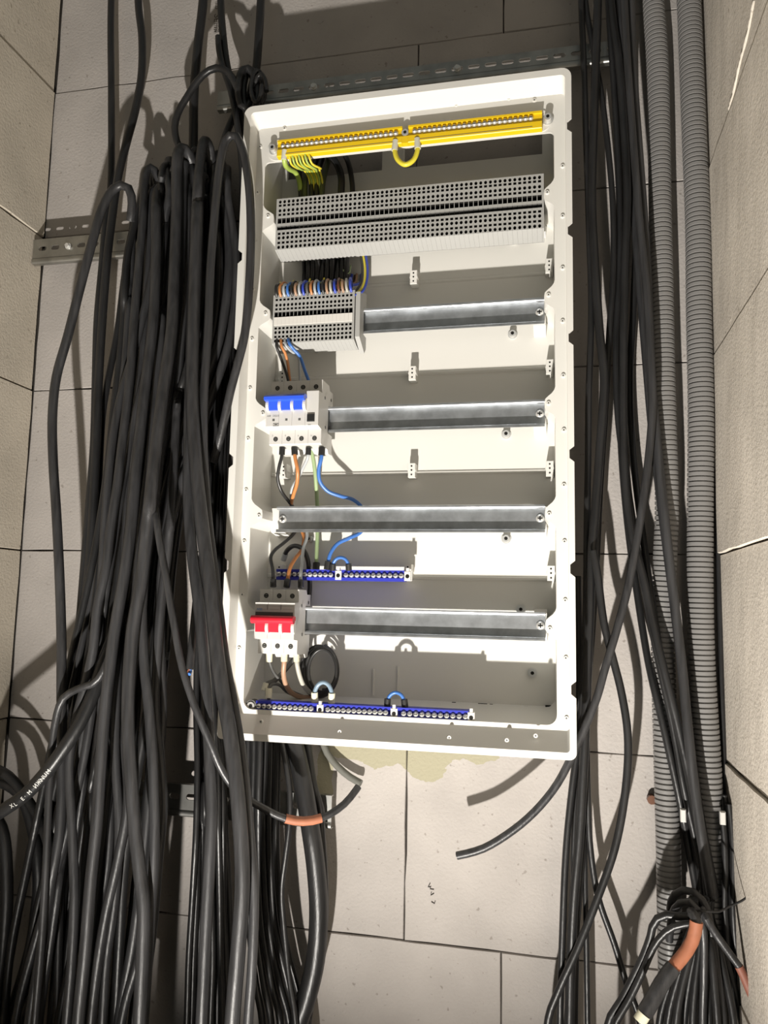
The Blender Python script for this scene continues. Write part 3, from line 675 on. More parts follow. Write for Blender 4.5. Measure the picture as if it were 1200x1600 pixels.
# earth conductors under the yellow bar
line('earth_wire', 'thick pale sleeved earth wire at the left end of the yellow bar', 'wire', [(445, 236, .107), (444, 248, .105), (446, 258, .098), (452, 264, .086), (462, 270, .070), (468, 285, .055), (470, 310, .048)], M_gy, 8.0, sleeves=(0,), sl_mat=M_clear, sl_len=.013, sl_w=1.15)
nth = ['second', 'third', 'fourth', 'fifth', 'sixth', 'seventh', 'eighth']
for i, x in enumerate((451, 456, 461, 466, 471, 476, 482)):
    e = i*6.0
    line('earth_wire', nth[i]+' earth wire from the left along the underside of the yellow bar', 'wire', [(x, 236, .107), (x+1.5, 246, .106), (x+4+i*.3, 256, .100), (x+14+i*.8, 263+(i % 2)*2, .086), (x+24-e*.2, 266-(i == 6)*2, .070), (x+32-e*.3, 280, .055), (x+35-e*.35, 312, .047)], [M_ygrn, M_gy][i % 2] if i < 6 else M_ygrn, 3.4, group='earth wires under the yellow bar')
# dim cables seen between the yellow bar and the long terminal row
for i, (xa2, xb2) in enumerate(((467, 470), (478, 476), (488, 487), (497, 495), (508, 503))):
    line('cable', ORD[i]+' dim dark cable from the left between the yellow bar and the long terminal row', 'cable', [(xa2+8, 226, .020), (xa2+6, 248, .032), (xa2, 268, .046), (xb2, 300, .050), (xb2+3, 350, .046), (xb2+6, 400, .042), (xb2+6, 440, .042), (xb2+4, 470, .042)], [M_cable, M_dgy, M_cable, M_cable, M_dgy][i], 9, group='dark cables entering behind the long terminal row')
line('cable', 'thick black cable bending down through the left window of the back plate', 'cable', [(500, 222, .012), (506, 229, .030), (514, 241, .046), (526, 256, .054), (533, 276, .052), (533, 310, .048), (536, 400, .042)], M_cable, 11)
line('cable', 'right hand black cable bending down through the left window of the back plate', 'cable', [(522, 219, .012), (529, 226, .030), (536, 237, .046), (544, 254, .052), (549, 276, .050), (551, 310, .046), (545, 400, .042)], M_cable, 8)
for i, x in enumerate((482, 489, 496, 503, 511, 519, 527, 534, 541)):
    line('cable', ORD[i]+' black cable from the left in the cluster between the two terminal rows', 'cable', [(x+2, 385, .056+.004*(i % 3)), (x+1, 405, .058+.004*(i % 3)), (x, 428, .057), (x-2, 452, .050), (x-4, 485, .044)], M_cable, 8.5, group='black cables between the terminal rows')
line('wire', 'thin grey loop hanging in front of the black cables below the long terminal row', 'wire', [(485, 390, .060), (486, 402, .062), (491, 410, .062), (496, 404, .062), (497, 390, .060)], M_gg, 2.4)
line('wire', 'thin pale loop to the right in front of the black cables', 'wire', [(530, 392, .058), (533, 412, .060), (538, 424, .060), (545, 427, .058), (548, 415, .055)], M_gg, 2.4)
for i, (lab, mat, xx) in enumerate((('black wire looping round the right end of the short terminal row', M_black, 0), ('yellow wire looping round the right end of the short terminal row', M_ygrn, 4.5), ('blue wire looping round the right end of the short terminal row', M_dblu, 8.5))):
    line('wire', lab, 'wire', [(560+xx, 380, .060), (563+xx, 398, .068), (566+xx, 420, .074), (564.5+xx, 440, .080), (558+xx*.9, 456-(2-i)*2, .088), (550+xx*.5, 461, .094)], mat, 3.6)
# twenty cores arching into the top of the short terminal row
seq = [('black', M_black), ('brown', M_orange), ('grey', M_grey), ('blue', M_blu), ('black', M_black), ('brown', M_beige), ('grey', M_grey), ('blue', M_dblu), ('dark', M_gdark), ('brown', M_orange),
       ('grey', M_grey), ('blue', M_blu), ('black', M_black), ('brown', M_beige), ('grey', M_bgrey), ('blue', M_dblu), ('black', M_brown), ('brown', M_beige), ('grey', M_bgrey), ('blue', M_dblu)]
cnt = {}
for i, (c, mat) in enumerate(seq):
    cnt[c] = cnt.get(c, 0)+1; wd = (T2[1]-T2[0])/20; x = T2[0]+wd*(i+.5)
    o_ = ['first', 'second', 'third', 'fourth', 'fifth'][cnt[c]-1]
    k = (i-9.5)/9.5
    P = [Vector((x, -.0945, tb2z-.002)), Vector((x-.0006, -.0985, tb2z+.003)), Vector((x-.0012-k*.0005, -.097, tb2z+.0125)), Vector((x-.001-k*.003, -.087, tb2z+.0185+.002*math.sin(i*2.1))),
         Vector((x-k*.008+.002, -.071, tb2z+.0160)), Vector((x-k*.012+.004, -.060-.005*(i % 2), tb2z+.020)), Vector((.058+k*.036, -.044-.004*(i % 2), tb2z+.030)), Vector((.060+k*.034, -.037-.004*(i % 2), tb2z+.046))]
    b = MB(); b.tube(spline(P, 5), .0019, 8); o = link('core_wire', b.mesh('core_wire', mat, True, 60))
    tag(o, '%s %s core from the left arching into the short terminal row' % (o_, c), 'wire', 'cores on top of the short terminal row')
for i, (x, y) in enumerate(((435.5, 449), (456, 447), (462, 449), (482, 444), (504, 443), (531, 445), (534, 448))):    # clipped yellow ends
    line('wire_stub', 'clipped yellow wire end, %s from the left above the short terminal row' % (['first', 'second', 'third', 'fourth', 'fifth', 'sixth', 'seventh'][i]), 'wire', [(x, y+3, .085), (x+1.0, y-1, .087), (x+1.5, y-5, .084), (x+2.5, y-8, .075)], M_ygrn, 2.8, group='clipped yellow ends')
line('wire', 'black wire from the underside of the short terminal row to the blue lever breaker', 'wire', [(433, 531, .0950), (432, 540, .097), (436, 552, .092), (442, 568, .086), (448, 586, .083), (452, 602, .083)], M_black, 4.6)
line('wire', 'brown wire from the underside of the short terminal row to the blue lever breaker', 'wire', [(439, 531, .0950), (440, 541, .097), (446, 553, .092), (450, 570, .085), (452, 588, .080), (454, 602, .080)], M_orange, 4.6)
line('wire', 'short grey wire from the underside of the short terminal row', 'wire', [(445, 531, .0950), (447, 540, .097), (453, 547, .090), (466, 558, .075), (468, 580, .070), (469, 602, .070)], M_grey, 4.2)
line('wire', 'blue wire slanting from the underside of the short terminal row to the blue lever breaker', 'wire', [(450.5, 530, .0950), (453, 538, .098), (460, 547, .092), (468, 556, .086), (476, 578, .082), (485, 602, .082)], M_blu, 5.2)

# ---------------------------------------------------------------- corrugated conduits
OBST = []
def conduit(pts, rpx, label, clip_px):
    P = [at(*q) for q in pts]; r = rpx*sum(mmpp(p) for p in P)/len(P)
    P = [P[0]+Vector((-.01, 0, .35))]+P
    S = spline(P, 40); L = [0]
    for a, c in zip(S, S[1:]): L.append(L[-1]+(c-a).length)
    pitch = .0062; out = []; R = []; n = int(L[-1]/pitch); j = 0
    for k in range(n):
        for f, q in ((0, .86), (.08, .86), (.20, 1), (.84, 1), (.94, .86)):
            s = (k+f)*pitch
            while j < len(L)-2 and L[j+1] < s: j += 1
            u = (s-L[j])/max(1e-9, L[j+1]-L[j]); out.append(S[j].lerp(S[j+1], u)); R.append(r*q)
    OBST.append(([S[i] for i in range(0, len(S), 4)], r))
    b = MB(); b.loft(tube_rings(out, R, 18), cap=True)
    o = link('corrugated_conduit', b.mesh('corrugated_conduit', M_cond, True, 40)); tag(o, label, 'conduit', 'corrugated conduits in the right corner')
    return o
c1 = conduit([(1020, -5, .022), (1027, 94, .024), (1030, 219, .026), (1031, 312, .028), (1034, 450, .030), (1036, 562, .032), (1039, 675, .034), (1042, 790, .032), (1038, 900, .028), (1036, 1000, .024), (1040, 1183, .022), (1044, 1321, .022), (1046, 1430, .022), (1048, 1530, .022)], 17.8, 'grey corrugated conduit further from the right hand wall', None)
c2 = conduit([(1076, -5, .022), (1080, 94, .024), (1085, 219, .026), (1090, 344, .027), (1092, 497, .028), (1095, 637, .028), (1094, 787, .026), (1094, 937, .026), (1097, 1046, .026), (1105, 1183, .026), (1112, 1321, .026), (1116, 1430, .026), (1118, 1530, .026)], 19.5, 'grey corrugated conduit nearer the right hand wall, beside a smooth pipe', None)
line('pipe', 'smooth dark pipe in the corner behind the conduits', 'pipe', [(1107, 0, .010), (1112, 250, .010), (1116, 500, .012), (1121, 800, .012), (1127, 1050, .014), (1133, 1250, .016), (1140, 1500, .018)], M_cable, 9, ext_top=True)
for (x, y, cl) in ((1068, 1275, c1), (1130, 1279, c2)):
    q = at(x, y, .060); b = MB(); b.box(q.x-.003, q.x+.003, q.y, q.y+.006, q.z-.0072, q.z+.0072, ch=.001)
    link('conduit_clip', b.mesh('conduit_clip', M_white2), cl)

# ---------------------------------------------------------------- cables: left side
CABLES = []
def cable(label, pts, wpx, mat=None, group=None, ext_top=False, ext_bot=False, P=None, r=None, name='cable', cat='cable', fixed=False):
    if P is None:
        P = [at(*q) for q in pts]; r = wpx/2*sum(mmpp(p) for p in P)/len(P)
        if -.2085 < P[0].z < -.15 and EX0 < P[0].x < EX1 and -.115 < P[0].y < -.03: P[0].z = -.2085      # enters through the underside of the enclosure
        if ext_top: P = [P[0]+Vector((0, 0, .45))] + P
        if ext_bot: P = P+[P[-1]+Vector(((P[-1]-P[-2]).x*.6, 0, -.35))]
    S = spline(P, 8); out = [S[0]]; L = 0                      # even spacing
    step = .011
    for a, c in zip(S, S[1:]):
        seg = (c-a).length
        while L+seg >= step:
            t = (step-L)/seg; a = a.lerp(c, t); out.append(a); seg = (c-a).length; L = 0
        L += seg
    out.append(S[-1])
    CABLES.append(dict(label=label, S=out, r=r, mat=mat or M_cable, group=group, name=name, cat=cat, extra=[], fixed=fixed))
    return CABLES[-1]
DEBUG = 0
def settle(iters=170):
    """let touching cables move apart, each along its own line of sight, so that none runs through another"""
    import numpy as np
    for S_, r_ in OBST: CABLES.append(dict(S=S_, r=r_, fixed=True))
    X = np.concatenate([np.array([tuple(p) for p in c['S']]) for c in CABLES]); n = [len(c['S']) for c in CABLES]
    cid = np.repeat(np.arange(len(CABLES)), n); rad = np.repeat([c['r'] for c in CABLES], n); st = np.concatenate([[0], np.cumsum(n)])
    fx = np.repeat([bool(c['fixed']) for c in CABLES], n)
    for it in range(iters):
        D = X-np.array(tuple(CAM_C)); D /= np.linalg.norm(D, axis=1)[:, None]
        dep = np.einsum('ij,ij->i', X-np.array(tuple(CAM_C)), D)
        order = np.argsort(X[:, 2]); push = np.zeros(len(X)); cnt = np.zeros(len(X))
        Z = X[order]; C = cid[order]; Rr = rad[order]; Dp = dep[order]; Fx = fx[order]
        for k in range(1, 420):
            dz = Z[k:, 2]-Z[:-k, 2]
            m = (dz < .022) & (C[k:] != C[:-k])
            if not (dz < .022).any(): break
            ii = np.nonzero(m)[0]; jj = ii+k
            d = Z[ii]-Z[jj]; L = np.linalg.norm(d, axis=1); need = Rr[ii]+Rr[jj]+.0014
            q = L < need; ii, jj, L, need = ii[q], jj[q], L[q], need[q]
            if not len(ii): continue
            dd = Dp[ii]-Dp[jj]; sg = np.where(np.abs(dd) < 1e-5, np.where(C[ii] > C[jj], 1, -1), np.sign(dd)); sg = np.where(Fx[ii], 1, np.where(Fx[jj], -1, sg))   # always in front of a conduit
            lat2 = np.maximum(0, L*L-dd*dd); want = np.sqrt(np.maximum(0, need*need-lat2)); mv = np.maximum(0, want-dd*sg)*.5*sg
            np.add.at(push, order[ii], mv); np.add.at(cnt, order[ii], 1); np.add.at(push, order[jj], -mv); np.add.at(cnt, order[jj], 1)
        push = push/np.maximum(1, cnt)*.9
        sp = push.copy()
        for c in range(len(CABLES)):                            # spread the shift along the cable
            a, e = st[c], st[c+1]; v = push[a:e]
            w = np.array([.05, .1, .2, .3, .2, .1, .05]); pad = np.pad(v, 3, mode='edge'); sm = np.convolve(pad, w, 'valid'); sp[a:e] = np.where(np.abs(v) > np.abs(sm), .6*v+.4*sm, sm)
        sp[fx] = 0; X = X+D*sp[:, None]
        lim = -rad-.0025                                        # the wall and the channels on it
        for (xa_, xb2_, za_, zb2_) in ((-.145, .467, .688, .728), (-.45, -.23, .470, .517), (-.34, .073, -.337, -.286)):
            lim = np.where((X[:, 0] > xa_) & (X[:, 0] < xb2_) & (X[:, 2] > za_) & (X[:, 2] < zb2_), -rad-.0375, lim)
        over = (X[:, 1] > lim) & ~fx
        X = np.where(over[:, None], X+D*((lim-X[:, 1])/D[:, 1])[:, None], X)
        near = X[:, 1] < -.27
        X = np.where(near[:, None], X+D*((-.27-X[:, 1])/D[:, 1])[:, None], X)
        if it % 6 == 5 and it < 130:                                         # a light smoothing of depth
            for c in range(len(CABLES)):
                a, e = st[c], st[c+1]; y = X[a:e, 1].copy()
                if e-a > 4 and not CABLES[c]['fixed']: y[2:-2] = (X[a:e-4, 1]+X[a+1:e-3, 1]+X[a+2:e-2, 1]+X[a+3:e-1, 1]+X[a+4:e, 1])/5; X[a:e] += D[a:e]*((y-X[a:e, 1])/D[a:e, 1])[:, None]
    if DEBUG: print('SETTLE', it, float(np.abs(push).max()), int((np.abs(push) > 5e-4).sum()), len(X))
    for c, a, e in zip(CABLES, st[:-1], st[1:]): c['S'] = [Vector(p) for p in X[a:e]]
    CABLES[:] = [c for c in CABLES if not c['fixed']]
def px_of(p):
    v = p-CAM_C; k = v.dot(CAM_F); return 600+FPX*v.dot(CAM_R)/k, 800-FPX*v.dot(CAM_U)/k
def nearest(S, q):
    return min(range(len(S)), key=lambda i: (px_of(S[i])[0]-q[0])**2+(px_of(S[i])[1]-q[1])**2)
def build_cables():
    for c in CABLES:
        b = MB(); b.tube(c['S'], c['r'], 10); o = link(c['name'], b.mesh(c['name'], c['mat'], True, 60)); tag(o, c['label'], c['cat'], c['group']); c['o'] = o
        for (nm, q0, q1, k, mat) in c['extra']:
            i0, i1 = sorted((nearest(c['S'], q0), nearest(c['S'], q1)))
            b = MB(); b.tube(c['S'][i0:i1+1], c['r']*k, 12); link(nm, b.mesh(nm, mat, True, 60), o)
def E(pts, d): return [(x, y, d) if len(q) == 2 else q for q in pts for x, y in [q[:2]]]
LB = 'large left cable bundle'
cable('lone black cable looping out at the far left edge of the big bundle', [(204, 345, .10), (206, 310, .115), (200, 293, .125), (190, 289, .13), (176, 297, .13), (160, 325, .13), (145, 375, .13), (125, 450, .13), (106, 525, .13), (88, 590, .13), (82, 650, .13), (83, 720, .13), (88, 800, .13), (93, 900, .13), (96, 1000, .13), (96, 1080, .135), (97, 1187, .14), (93, 1300, .14), (80, 1375, .14), (64, 1487, .14), (46, 1597, .14)], 14.5, M_cable2, ext_bot=True)
cable('straight black cable dropping from the ceiling at the left', [(174, -5, .03), (174, 150, .03), (173, 290, .035), (165, 350, .05), (160, 410, .06), (152, 500, .06), (149, 600, .06), (146, 700, .06), (138, 800, .06), (130, 900, .06), (122, 1000, .06), (110, 1150, .06), (100, 1300, .06), (92, 1450, .06), (88, 1600, .06)], 11.5, ext_top=True, ext_bot=True)
cable('black cable bowing right as it drops from the ceiling at the left', [(216, -5, .035), (222, 60, .035), (221, 120, .035), (212, 170, .04), (200, 215, .045), (186, 270, .05), (178, 320, .06), (168, 400, .07), (160, 500, .07), (154, 600, .07), (150, 700, .07), (142, 850, .07), (128, 1000, .07), (112, 1200, .07), (98, 1400, .07), (80, 1600, .07)], 13, ext_top=True, ext_bot=True)
cable('thick black cable dropping from the top edge left of the tied knot', [(318, -5, .05), (309, 75, .05), (303, 150, .05), (302, 225, .055), (298, 300, .06), (290, 400, .07), (280, 550, .08), (270, 700, .08)], 15, ext_top=True)
cable('black cable from the top edge running into the tied knot', [(345, -5, .045), (348, 50, .045), (355, 105, .05), (368, 150, .06), (378, 200, .07), (384, 260, .06), (385, 400, .05), (382, 600, .045), (375, 800, .045)], 12, ext_top=True)
cable('black cable with a cut end pointing up beside the tied knot', [(341, 57, .055), (342, 75, .056), (348, 105, .06), (360, 140, .07), (370, 190, .075), (378, 260, .06), (380, 420, .05), (376, 640, .045)], 10)
cable('vertical black cable reaching the tied knot above the enclosure corner', [(408, -5, .045), (404, 60, .045), (400, 110, .05), (392, 145, .06), (386, 200, .055), (381, 280, .05), (382, 420, .045), (384, 620, .040)], 13.5, ext_top=True)
cable('black cable looping out left from the tied knot', [(372, 140, .085), (358, 114, .085), (340, 106, .085), (322, 113, .085), (306, 130, .085), (292, 152, .085), (280, 172, .085), (273, 195, .085), (276, 220, .085), (288, 243, .08), (300, 262, .075), (305, 330, .07), (300, 450, .07)], 11)
cable('black cable sloping from the knot down into the big bundle', [(376, 150, .07), (368, 175, .07), (355, 205, .07), (346, 235, .07), (338, 300, .07), (330, 420, .07), (322, 560, .06)], 11)
# the knot: several turns round the cables above the enclosure's corner
kn = []
for k in range(49):
    a = 2*math.pi*k/12; kn.append((388+12*math.cos(a)+(k-24)*.22, 140+33*math.sin(a)+(k-24)*.10, .075+.016*math.sin(a*.5+k*.1)))
cable('tangled knot of black cable above the left corner of the enclosure', kn, 11, name='cable_knot', cat='cable knot')
kn = []
for k in range(31):
    a = 2*math.pi*k/10; kn.append((404+9*math.cos(a)+(k-15)*.25, 138+26*math.sin(a)+(k-15)*.3, .085+.012*math.cos(a)))
cable('turns of thin black binding wire around the cable knot', kn, 7, name='cable_tie', cat='cable tie')
# long front loop at the right of the bundle
cable('long black cable loop in front, closest to the left edge of the enclosure', [(334, 720, .10), (345, 680, .12), (360, 612, .135), (371, 570, .14), (382, 525, .14), (389, 450, .14), (392, 356, .14), (388, 281, .14), (378, 232, .14), (366, 210, .14), (354, 217, .14), (345, 250, .14), (336, 330, .14), (329, 420, .14), (325, 520, .14), (319, 612, .145), (318, 700, .15), (324, 800, .155), (333, 880, .16), (343, 960, .17), (352, 1030, .18), (364, 1096, .185), (379, 1187, .19), (390, 1300, .19), (397, 1394, .19), (394, 1506, .19), (388, 1597, .19)], 14, M_cable2, ext_bot=True)
cable('thick dusty black cable in front that reaches the bottom beside the taped cable', [(326, 460, .05), (325, 340, .055), (321, 290, .075), (315, 276, .10), (310, 300, .12), (306, 400, .13), (302, 520, .14), (300, 612, .15), (306, 725, .16), (317, 830, .17), (328, 912, .18), (338, 1010, .19), (347, 1075, .195), (360, 1150, .20), (373, 1262, .20), (379, 1375, .20), (372, 1487, .20), (363, 1597, .20)], 21, M_cable2, ext_bot=True)
cable('black cable in front that bends right then hangs straight, left of the thick dusty one', [(334, 420, .055), (333, 300, .06), (329, 240, .075), (323, 222, .10), (317, 224, .12), (312, 260, .12), (306, 340, .125), (301, 450, .13), (298, 560, .14), (295, 680, .145), (295, 800, .15), (301, 870, .155), (310, 940, .16), (317, 1010, .165), (323, 1096, .17), (328, 1187, .17), (331, 1262, .17), (328, 1337, .17), (322, 1450, .17), (315, 1597, .17)], 17, M_cable2, ext_bot=True)
tp = cable('black cable with orange tape swinging right below the enclosure', [(240, 700, .15), (241, 770, .17), (247, 830, .18), (259, 900, .19), (271, 970, .195), (285, 1044, .195), (303, 1100, .19), (328, 1160, .18), (349, 1208, .165), (373, 1238, .15), (408, 1261, .135), (446, 1279, .125), (478, 1283, .115), (508, 1276, .105), (535, 1259, .090), (550, 1243, .080), (560, 1229, .072)], 11.5, M_cable2)
tp['extra'].append(('tape_wrap', (446, 1279), (509, 1276), 1.22, M_tape))
cable('black cable crossing behind the front cables, seen as a slanting piece mid height', [(322, 640, .10), (305, 705, .105), (285, 750, .11), (275, 787, .11), (262, 840, .11), (252, 900, .10), (246, 980, .10), (240, 1100, .10), (236, 1250, .10), (230, 1420, .10), (218, 1600, .10)], 15, M_cable2)
mains = [([(246, 300), (244, 400), (240, 500), (226, 612), (214, 725), (203, 838), (194, 900), (180, 980), (172, 1040), (164, 1110), (158, 1187), (150, 1300), (142, 1375), (133, 1487), (122, 1597)], 17, .17),
         ([(279, 238), (276, 330), (272, 440), (268, 520), (255, 612), (241, 725), (229, 838), (220, 912), (207, 987), (200, 1096), (201, 1160), (205, 1220), (210, 1290), (217, 1350), (224, 1412), (223, 1487), (218, 1597)], 19, .18),
         ([(290, 250), (284, 360), (278, 470), (266, 580), (252, 690), (240, 790), (228, 870), (222, 950), (225, 1030), (233, 1112), (240, 1225), (241, 1337), (236, 1412), (229, 1525), (224, 1597)], 15, .16),
         ([(229, 268), (222, 360), (212, 470), (202, 600), (190, 700), (183, 760), (172, 830), (165, 890), (152, 950), (146, 1010), (136, 1060), (120, 1120), (108, 1190), (112, 1280), (116, 1400), (112, 1500), (104, 1597)], 14, .15),
         ([(255, 262), (248, 370), (238, 480), (226, 600), (208, 730), (200, 830), (190, 930), (176, 1010), (150, 1065), (122, 1076), (98, 1092), (86, 1130), (78, 1210), (72, 1350), (64, 1480), (54, 1597)], 11, .155),
         ([(300, 240), (292, 380), (284, 520), (276, 640), (270, 760), (262, 860), (252, 940), (246, 1020), (243, 1110), (250, 1180), (255, 1260), (248, 1340), (240, 1440), (230, 1520), (220, 1597)], 13, .13),
         ([(262, 300), (256, 430), (248, 560), (236, 700), (222, 820), (212, 940), (206, 1040), (196, 1150), (200, 1250), (185, 1340), (165, 1430), (152, 1510), (142, 1597)], 14, .14),
         ([(238, 300), (230, 430), (222, 560), (206, 700), (196, 840), (190, 960), (182, 1080), (180, 1180), (186, 1290), (180, 1400), (166, 1500), (160, 1597)], 13, .125),
         ([(212, 330), (204, 430), (196, 560), (182, 680), (170, 800), (158, 920), (150, 1030), (160, 1130), (172, 1240), (168, 1350), (150, 1450), (132, 1597)], 12, .11)]
mlab = ['slim glossy cable in front of the bundle, curving down left to the bottom edge', 'broad dusty cable in the middle of the bundle, bowing left near its foot', 'cable beside the broad dusty one, bowing right near its foot',
        'cable on the left flank of the bundle that swings out left above the printed cable', 'thin cable that leaves the bundle to the left and crosses to the lone loop', 'cable on the right flank of the bundle ending in its lower gap', 'cable in the bundle that drifts left to the bottom edge behind the glossy one', 'inner cable drifting left behind the broad dusty cable', 'inner cable nearest the left flank of the bundle']
for (pp, wpx, d), lab in zip(mains, mlab):
    n = len(pp); pts = [(x, y, d*(.55+.45*min(1, i/5))) for i, (x, y) in enumerate(pp)]
    x0, y0 = pp[0]; top = [(x0+22, y0+420, d*.24), (x0+30, y0+240, d*.26), (x0+27, y0+70, d*.29), (x0+18, y0+8, d*.36), (x0+8, y0-6, d*.47)]
    cable(lab, top+pts, wpx, M_cable2, ext_bot=(pp[-1][1] > 1590))
lp = cable('heavy black cable with white print crossing the lower left corner', [(190, 940, .12), (175, 1000, .14), (158, 1045, .15), (148, 1078, .155), (124, 1131, .16), (98, 1172, .165), (72, 1207, .17), (38, 1243, .17), (5, 1266, .17), (-22, 1284, .165), (-42, 1320, .15), (-46, 1400, .13), (-40, 1500, .12), (-30, 1600, .11)], 21)
# stripped cable end with coloured cores in the bundle
sc_ = cable('cable end with stripped blue and copper cores poking out of the bundle', [(312, 880, .12), (305, 960, .14), (300, 1010, .15), (297, 1046, .155)], 13, M_cable2)
# hairpin loops that fill the bundle
rf = random.Random(11)
def lerp(a, b2, t): return a+(b2-a)*t
def edge(tab, y):
    for (ya, xa2), (yb2, xb2) in zip(tab, tab[1:]):
        if y <= yb2: return lerp(xa2, xb2, max(0, (y-ya)/(yb2-ya)))
    return tab[-1][1]
LE = [(250, 250), (300, 222), (400, 196), (500, 185), (600, 163), (700, 152), (800, 142), (900, 128), (1000, 112), (1100, 92), (1200, 72), (1300, 50), (1450, 20), (1600, -8)]
RE = [(250, 350), (400, 372), (500, 368), (600, 345), (700, 300), (800, 285), (900, 268), (1000, 262), (1100, 258), (1200, 250), (1300, 242), (1450, 232), (1600, 212)]
ys = [300, 400, 520, 640, 760, 880, 1000, 1120, 1240, 1360, 1480, 1600]
for i in range(15):
    def strand(t, dd, dev):
        ph = rf.uniform(0, 6.28); am = rf.uniform(.03, dev); fr = rf.uniform(.004, .008); out = []
        for j, y in enumerate(ys):
            tt = min(.985, max(.015, t+am*math.sin(y*fr+ph))); out.append((lerp(edge(LE, y), edge(RE, y), tt), y, dd*(.7+.3*min(1, j/5))))
        return out
    t = (i+.5)/15; a = strand(t, rf.uniform(.075, .125), .10); c = strand(min(.97, t+rf.uniform(-.06, .12)), rf.uniform(.03, .065), .10)
    ty = 236+60*abs(t-.62)+rf.uniform(-6, 10); xt = (a[0][0]+c[0][0])/2
    pts = list(reversed(a))+[(lerp(a[0][0], xt, .45), ty+14, a[0][2]), (xt, ty, (a[0][2]+c[0][2])/2), (lerp(c[0][0], xt, .45), ty+12, c[0][2])]+c
    P = [at(*q) for q in pts]; P = [P[0]+Vector((0, 0, -.3))]+P+[P[-1]+Vector((0, 0, -.3))]
    cable('black cable hung in a long hairpin loop inside the dense left bundle', None, None, M_cable if rf.random() < .5 else M_cable2, 'hairpin cable loops inside the left bundle', P=P, r=rf.uniform(.0045, .0066))
# straight cables behind, right of the gap
for i in range(10):
    t = (i+.5)/10; dd = rf.uniform(.012, .055)
    pts = []
    for y in (420, 600, 800, 950, 1100, 1200, 1300, 1400, 1500, 1600):
        xa2 = edge([(400, 335), (700, 322), (950, 310), (1100, 304), (1200, 304), (1300, 302), (1450, 294), (1600, 287)], y); xb2 = edge([(400, 372), (700, 352), (950, 342), (1100, 344), (1200, 350), (1300, 356), (1450, 362), (1600, 366)], y)
        pts.append((lerp(xa2, xb2, t)+rf.uniform(-2, 2), y, dd))
    cable(ORD[i]+' from the left of the straight black cables behind the front cables', pts, rf.uniform(8, 11), group='straight cables behind the front cables', ext_bot=True)
# cables that leave the underside of the enclosure
for i, x in enumerate((386, 395, 404, 413, 422, 432)):
    cable(ORD[i]+' from the left of the black cables dropping straight from under the enclosure', [(x+3, 1120, .040+.006*(i % 3)), (x+2, 1180, .045+.006*(i % 3)), (x, 1260, .048), (x+1, 1350, .045), (x+4+i*1.2, 1450, .04), (x+14+i*3.5, 1540, .04), (x+24+i*5, 1600, .04)], 11, group='cables under the enclosure', ext_bot=True)
cable('very thick black cable bowing right under the enclosure', [(455, 1120, .050), (464, 1180, .055), (475, 1234, .058), (486, 1300, .056), (494, 1360, .052), (498, 1430, .048), (492, 1505, .045), (476, 1570, .045), (466, 1600, .045)], 30, ext_bot=True)
cable('black cable with a cut end behind the very thick one', [(478, 1120, .035), (484, 1190, .036), (490, 1230, .036), (500, 1262, .040), (502, 1300, .04), (506, 1360, .035), (507, 1430, .03), (500, 1500, .03), (480, 1600, .03)], 13, ext_bot=True)
cable('slim black cable swaying between the very thick one and the straight ones', [(438, 1130, .06), (446, 1190, .07), (453, 1240, .076), (452, 1290, .074), (446, 1340, .07), (440, 1390, .066), (444, 1450, .06), (452, 1530, .055), (462, 1600, .05)], 9, ext_bot=True)
cable('short cable stub with ragged end under the enclosure right of the thick cable', [(498, 1140, .008), (512, 1178, .008), (530, 1200, .009), (548, 1215, .011), (564, 1224, .014)], 11, MAT('grey_sheath', (.12, .12, .105), .7))
# lower left corner coil
for i, (pp, d) in enumerate((([(-30, 1420), (-40, 1330), (-36, 1240), (-18, 1202), (10, 1210), (40, 1245), (70, 1300), (84, 1370), (80, 1450), (60, 1540), (30, 1600)], .09), ([(-34, 1400), (-38, 1310), (-26, 1262), (0, 1290), (10, 1370), (5, 1480), (-10, 1600)], .10), ([(-26, 1440), (-34, 1340), (-28, 1250), (-8, 1222), (30, 1240), (52, 1300), (60, 1380), (50, 1470), (25, 1560), (10, 1600)], .08))):
    cable(['outer', 'innermost', 'middle'][i]+' black cable of the coil in the lower left corner', [(x, y, d) for x, y in pp], [16, 20, 18][i], ext_bot=True)

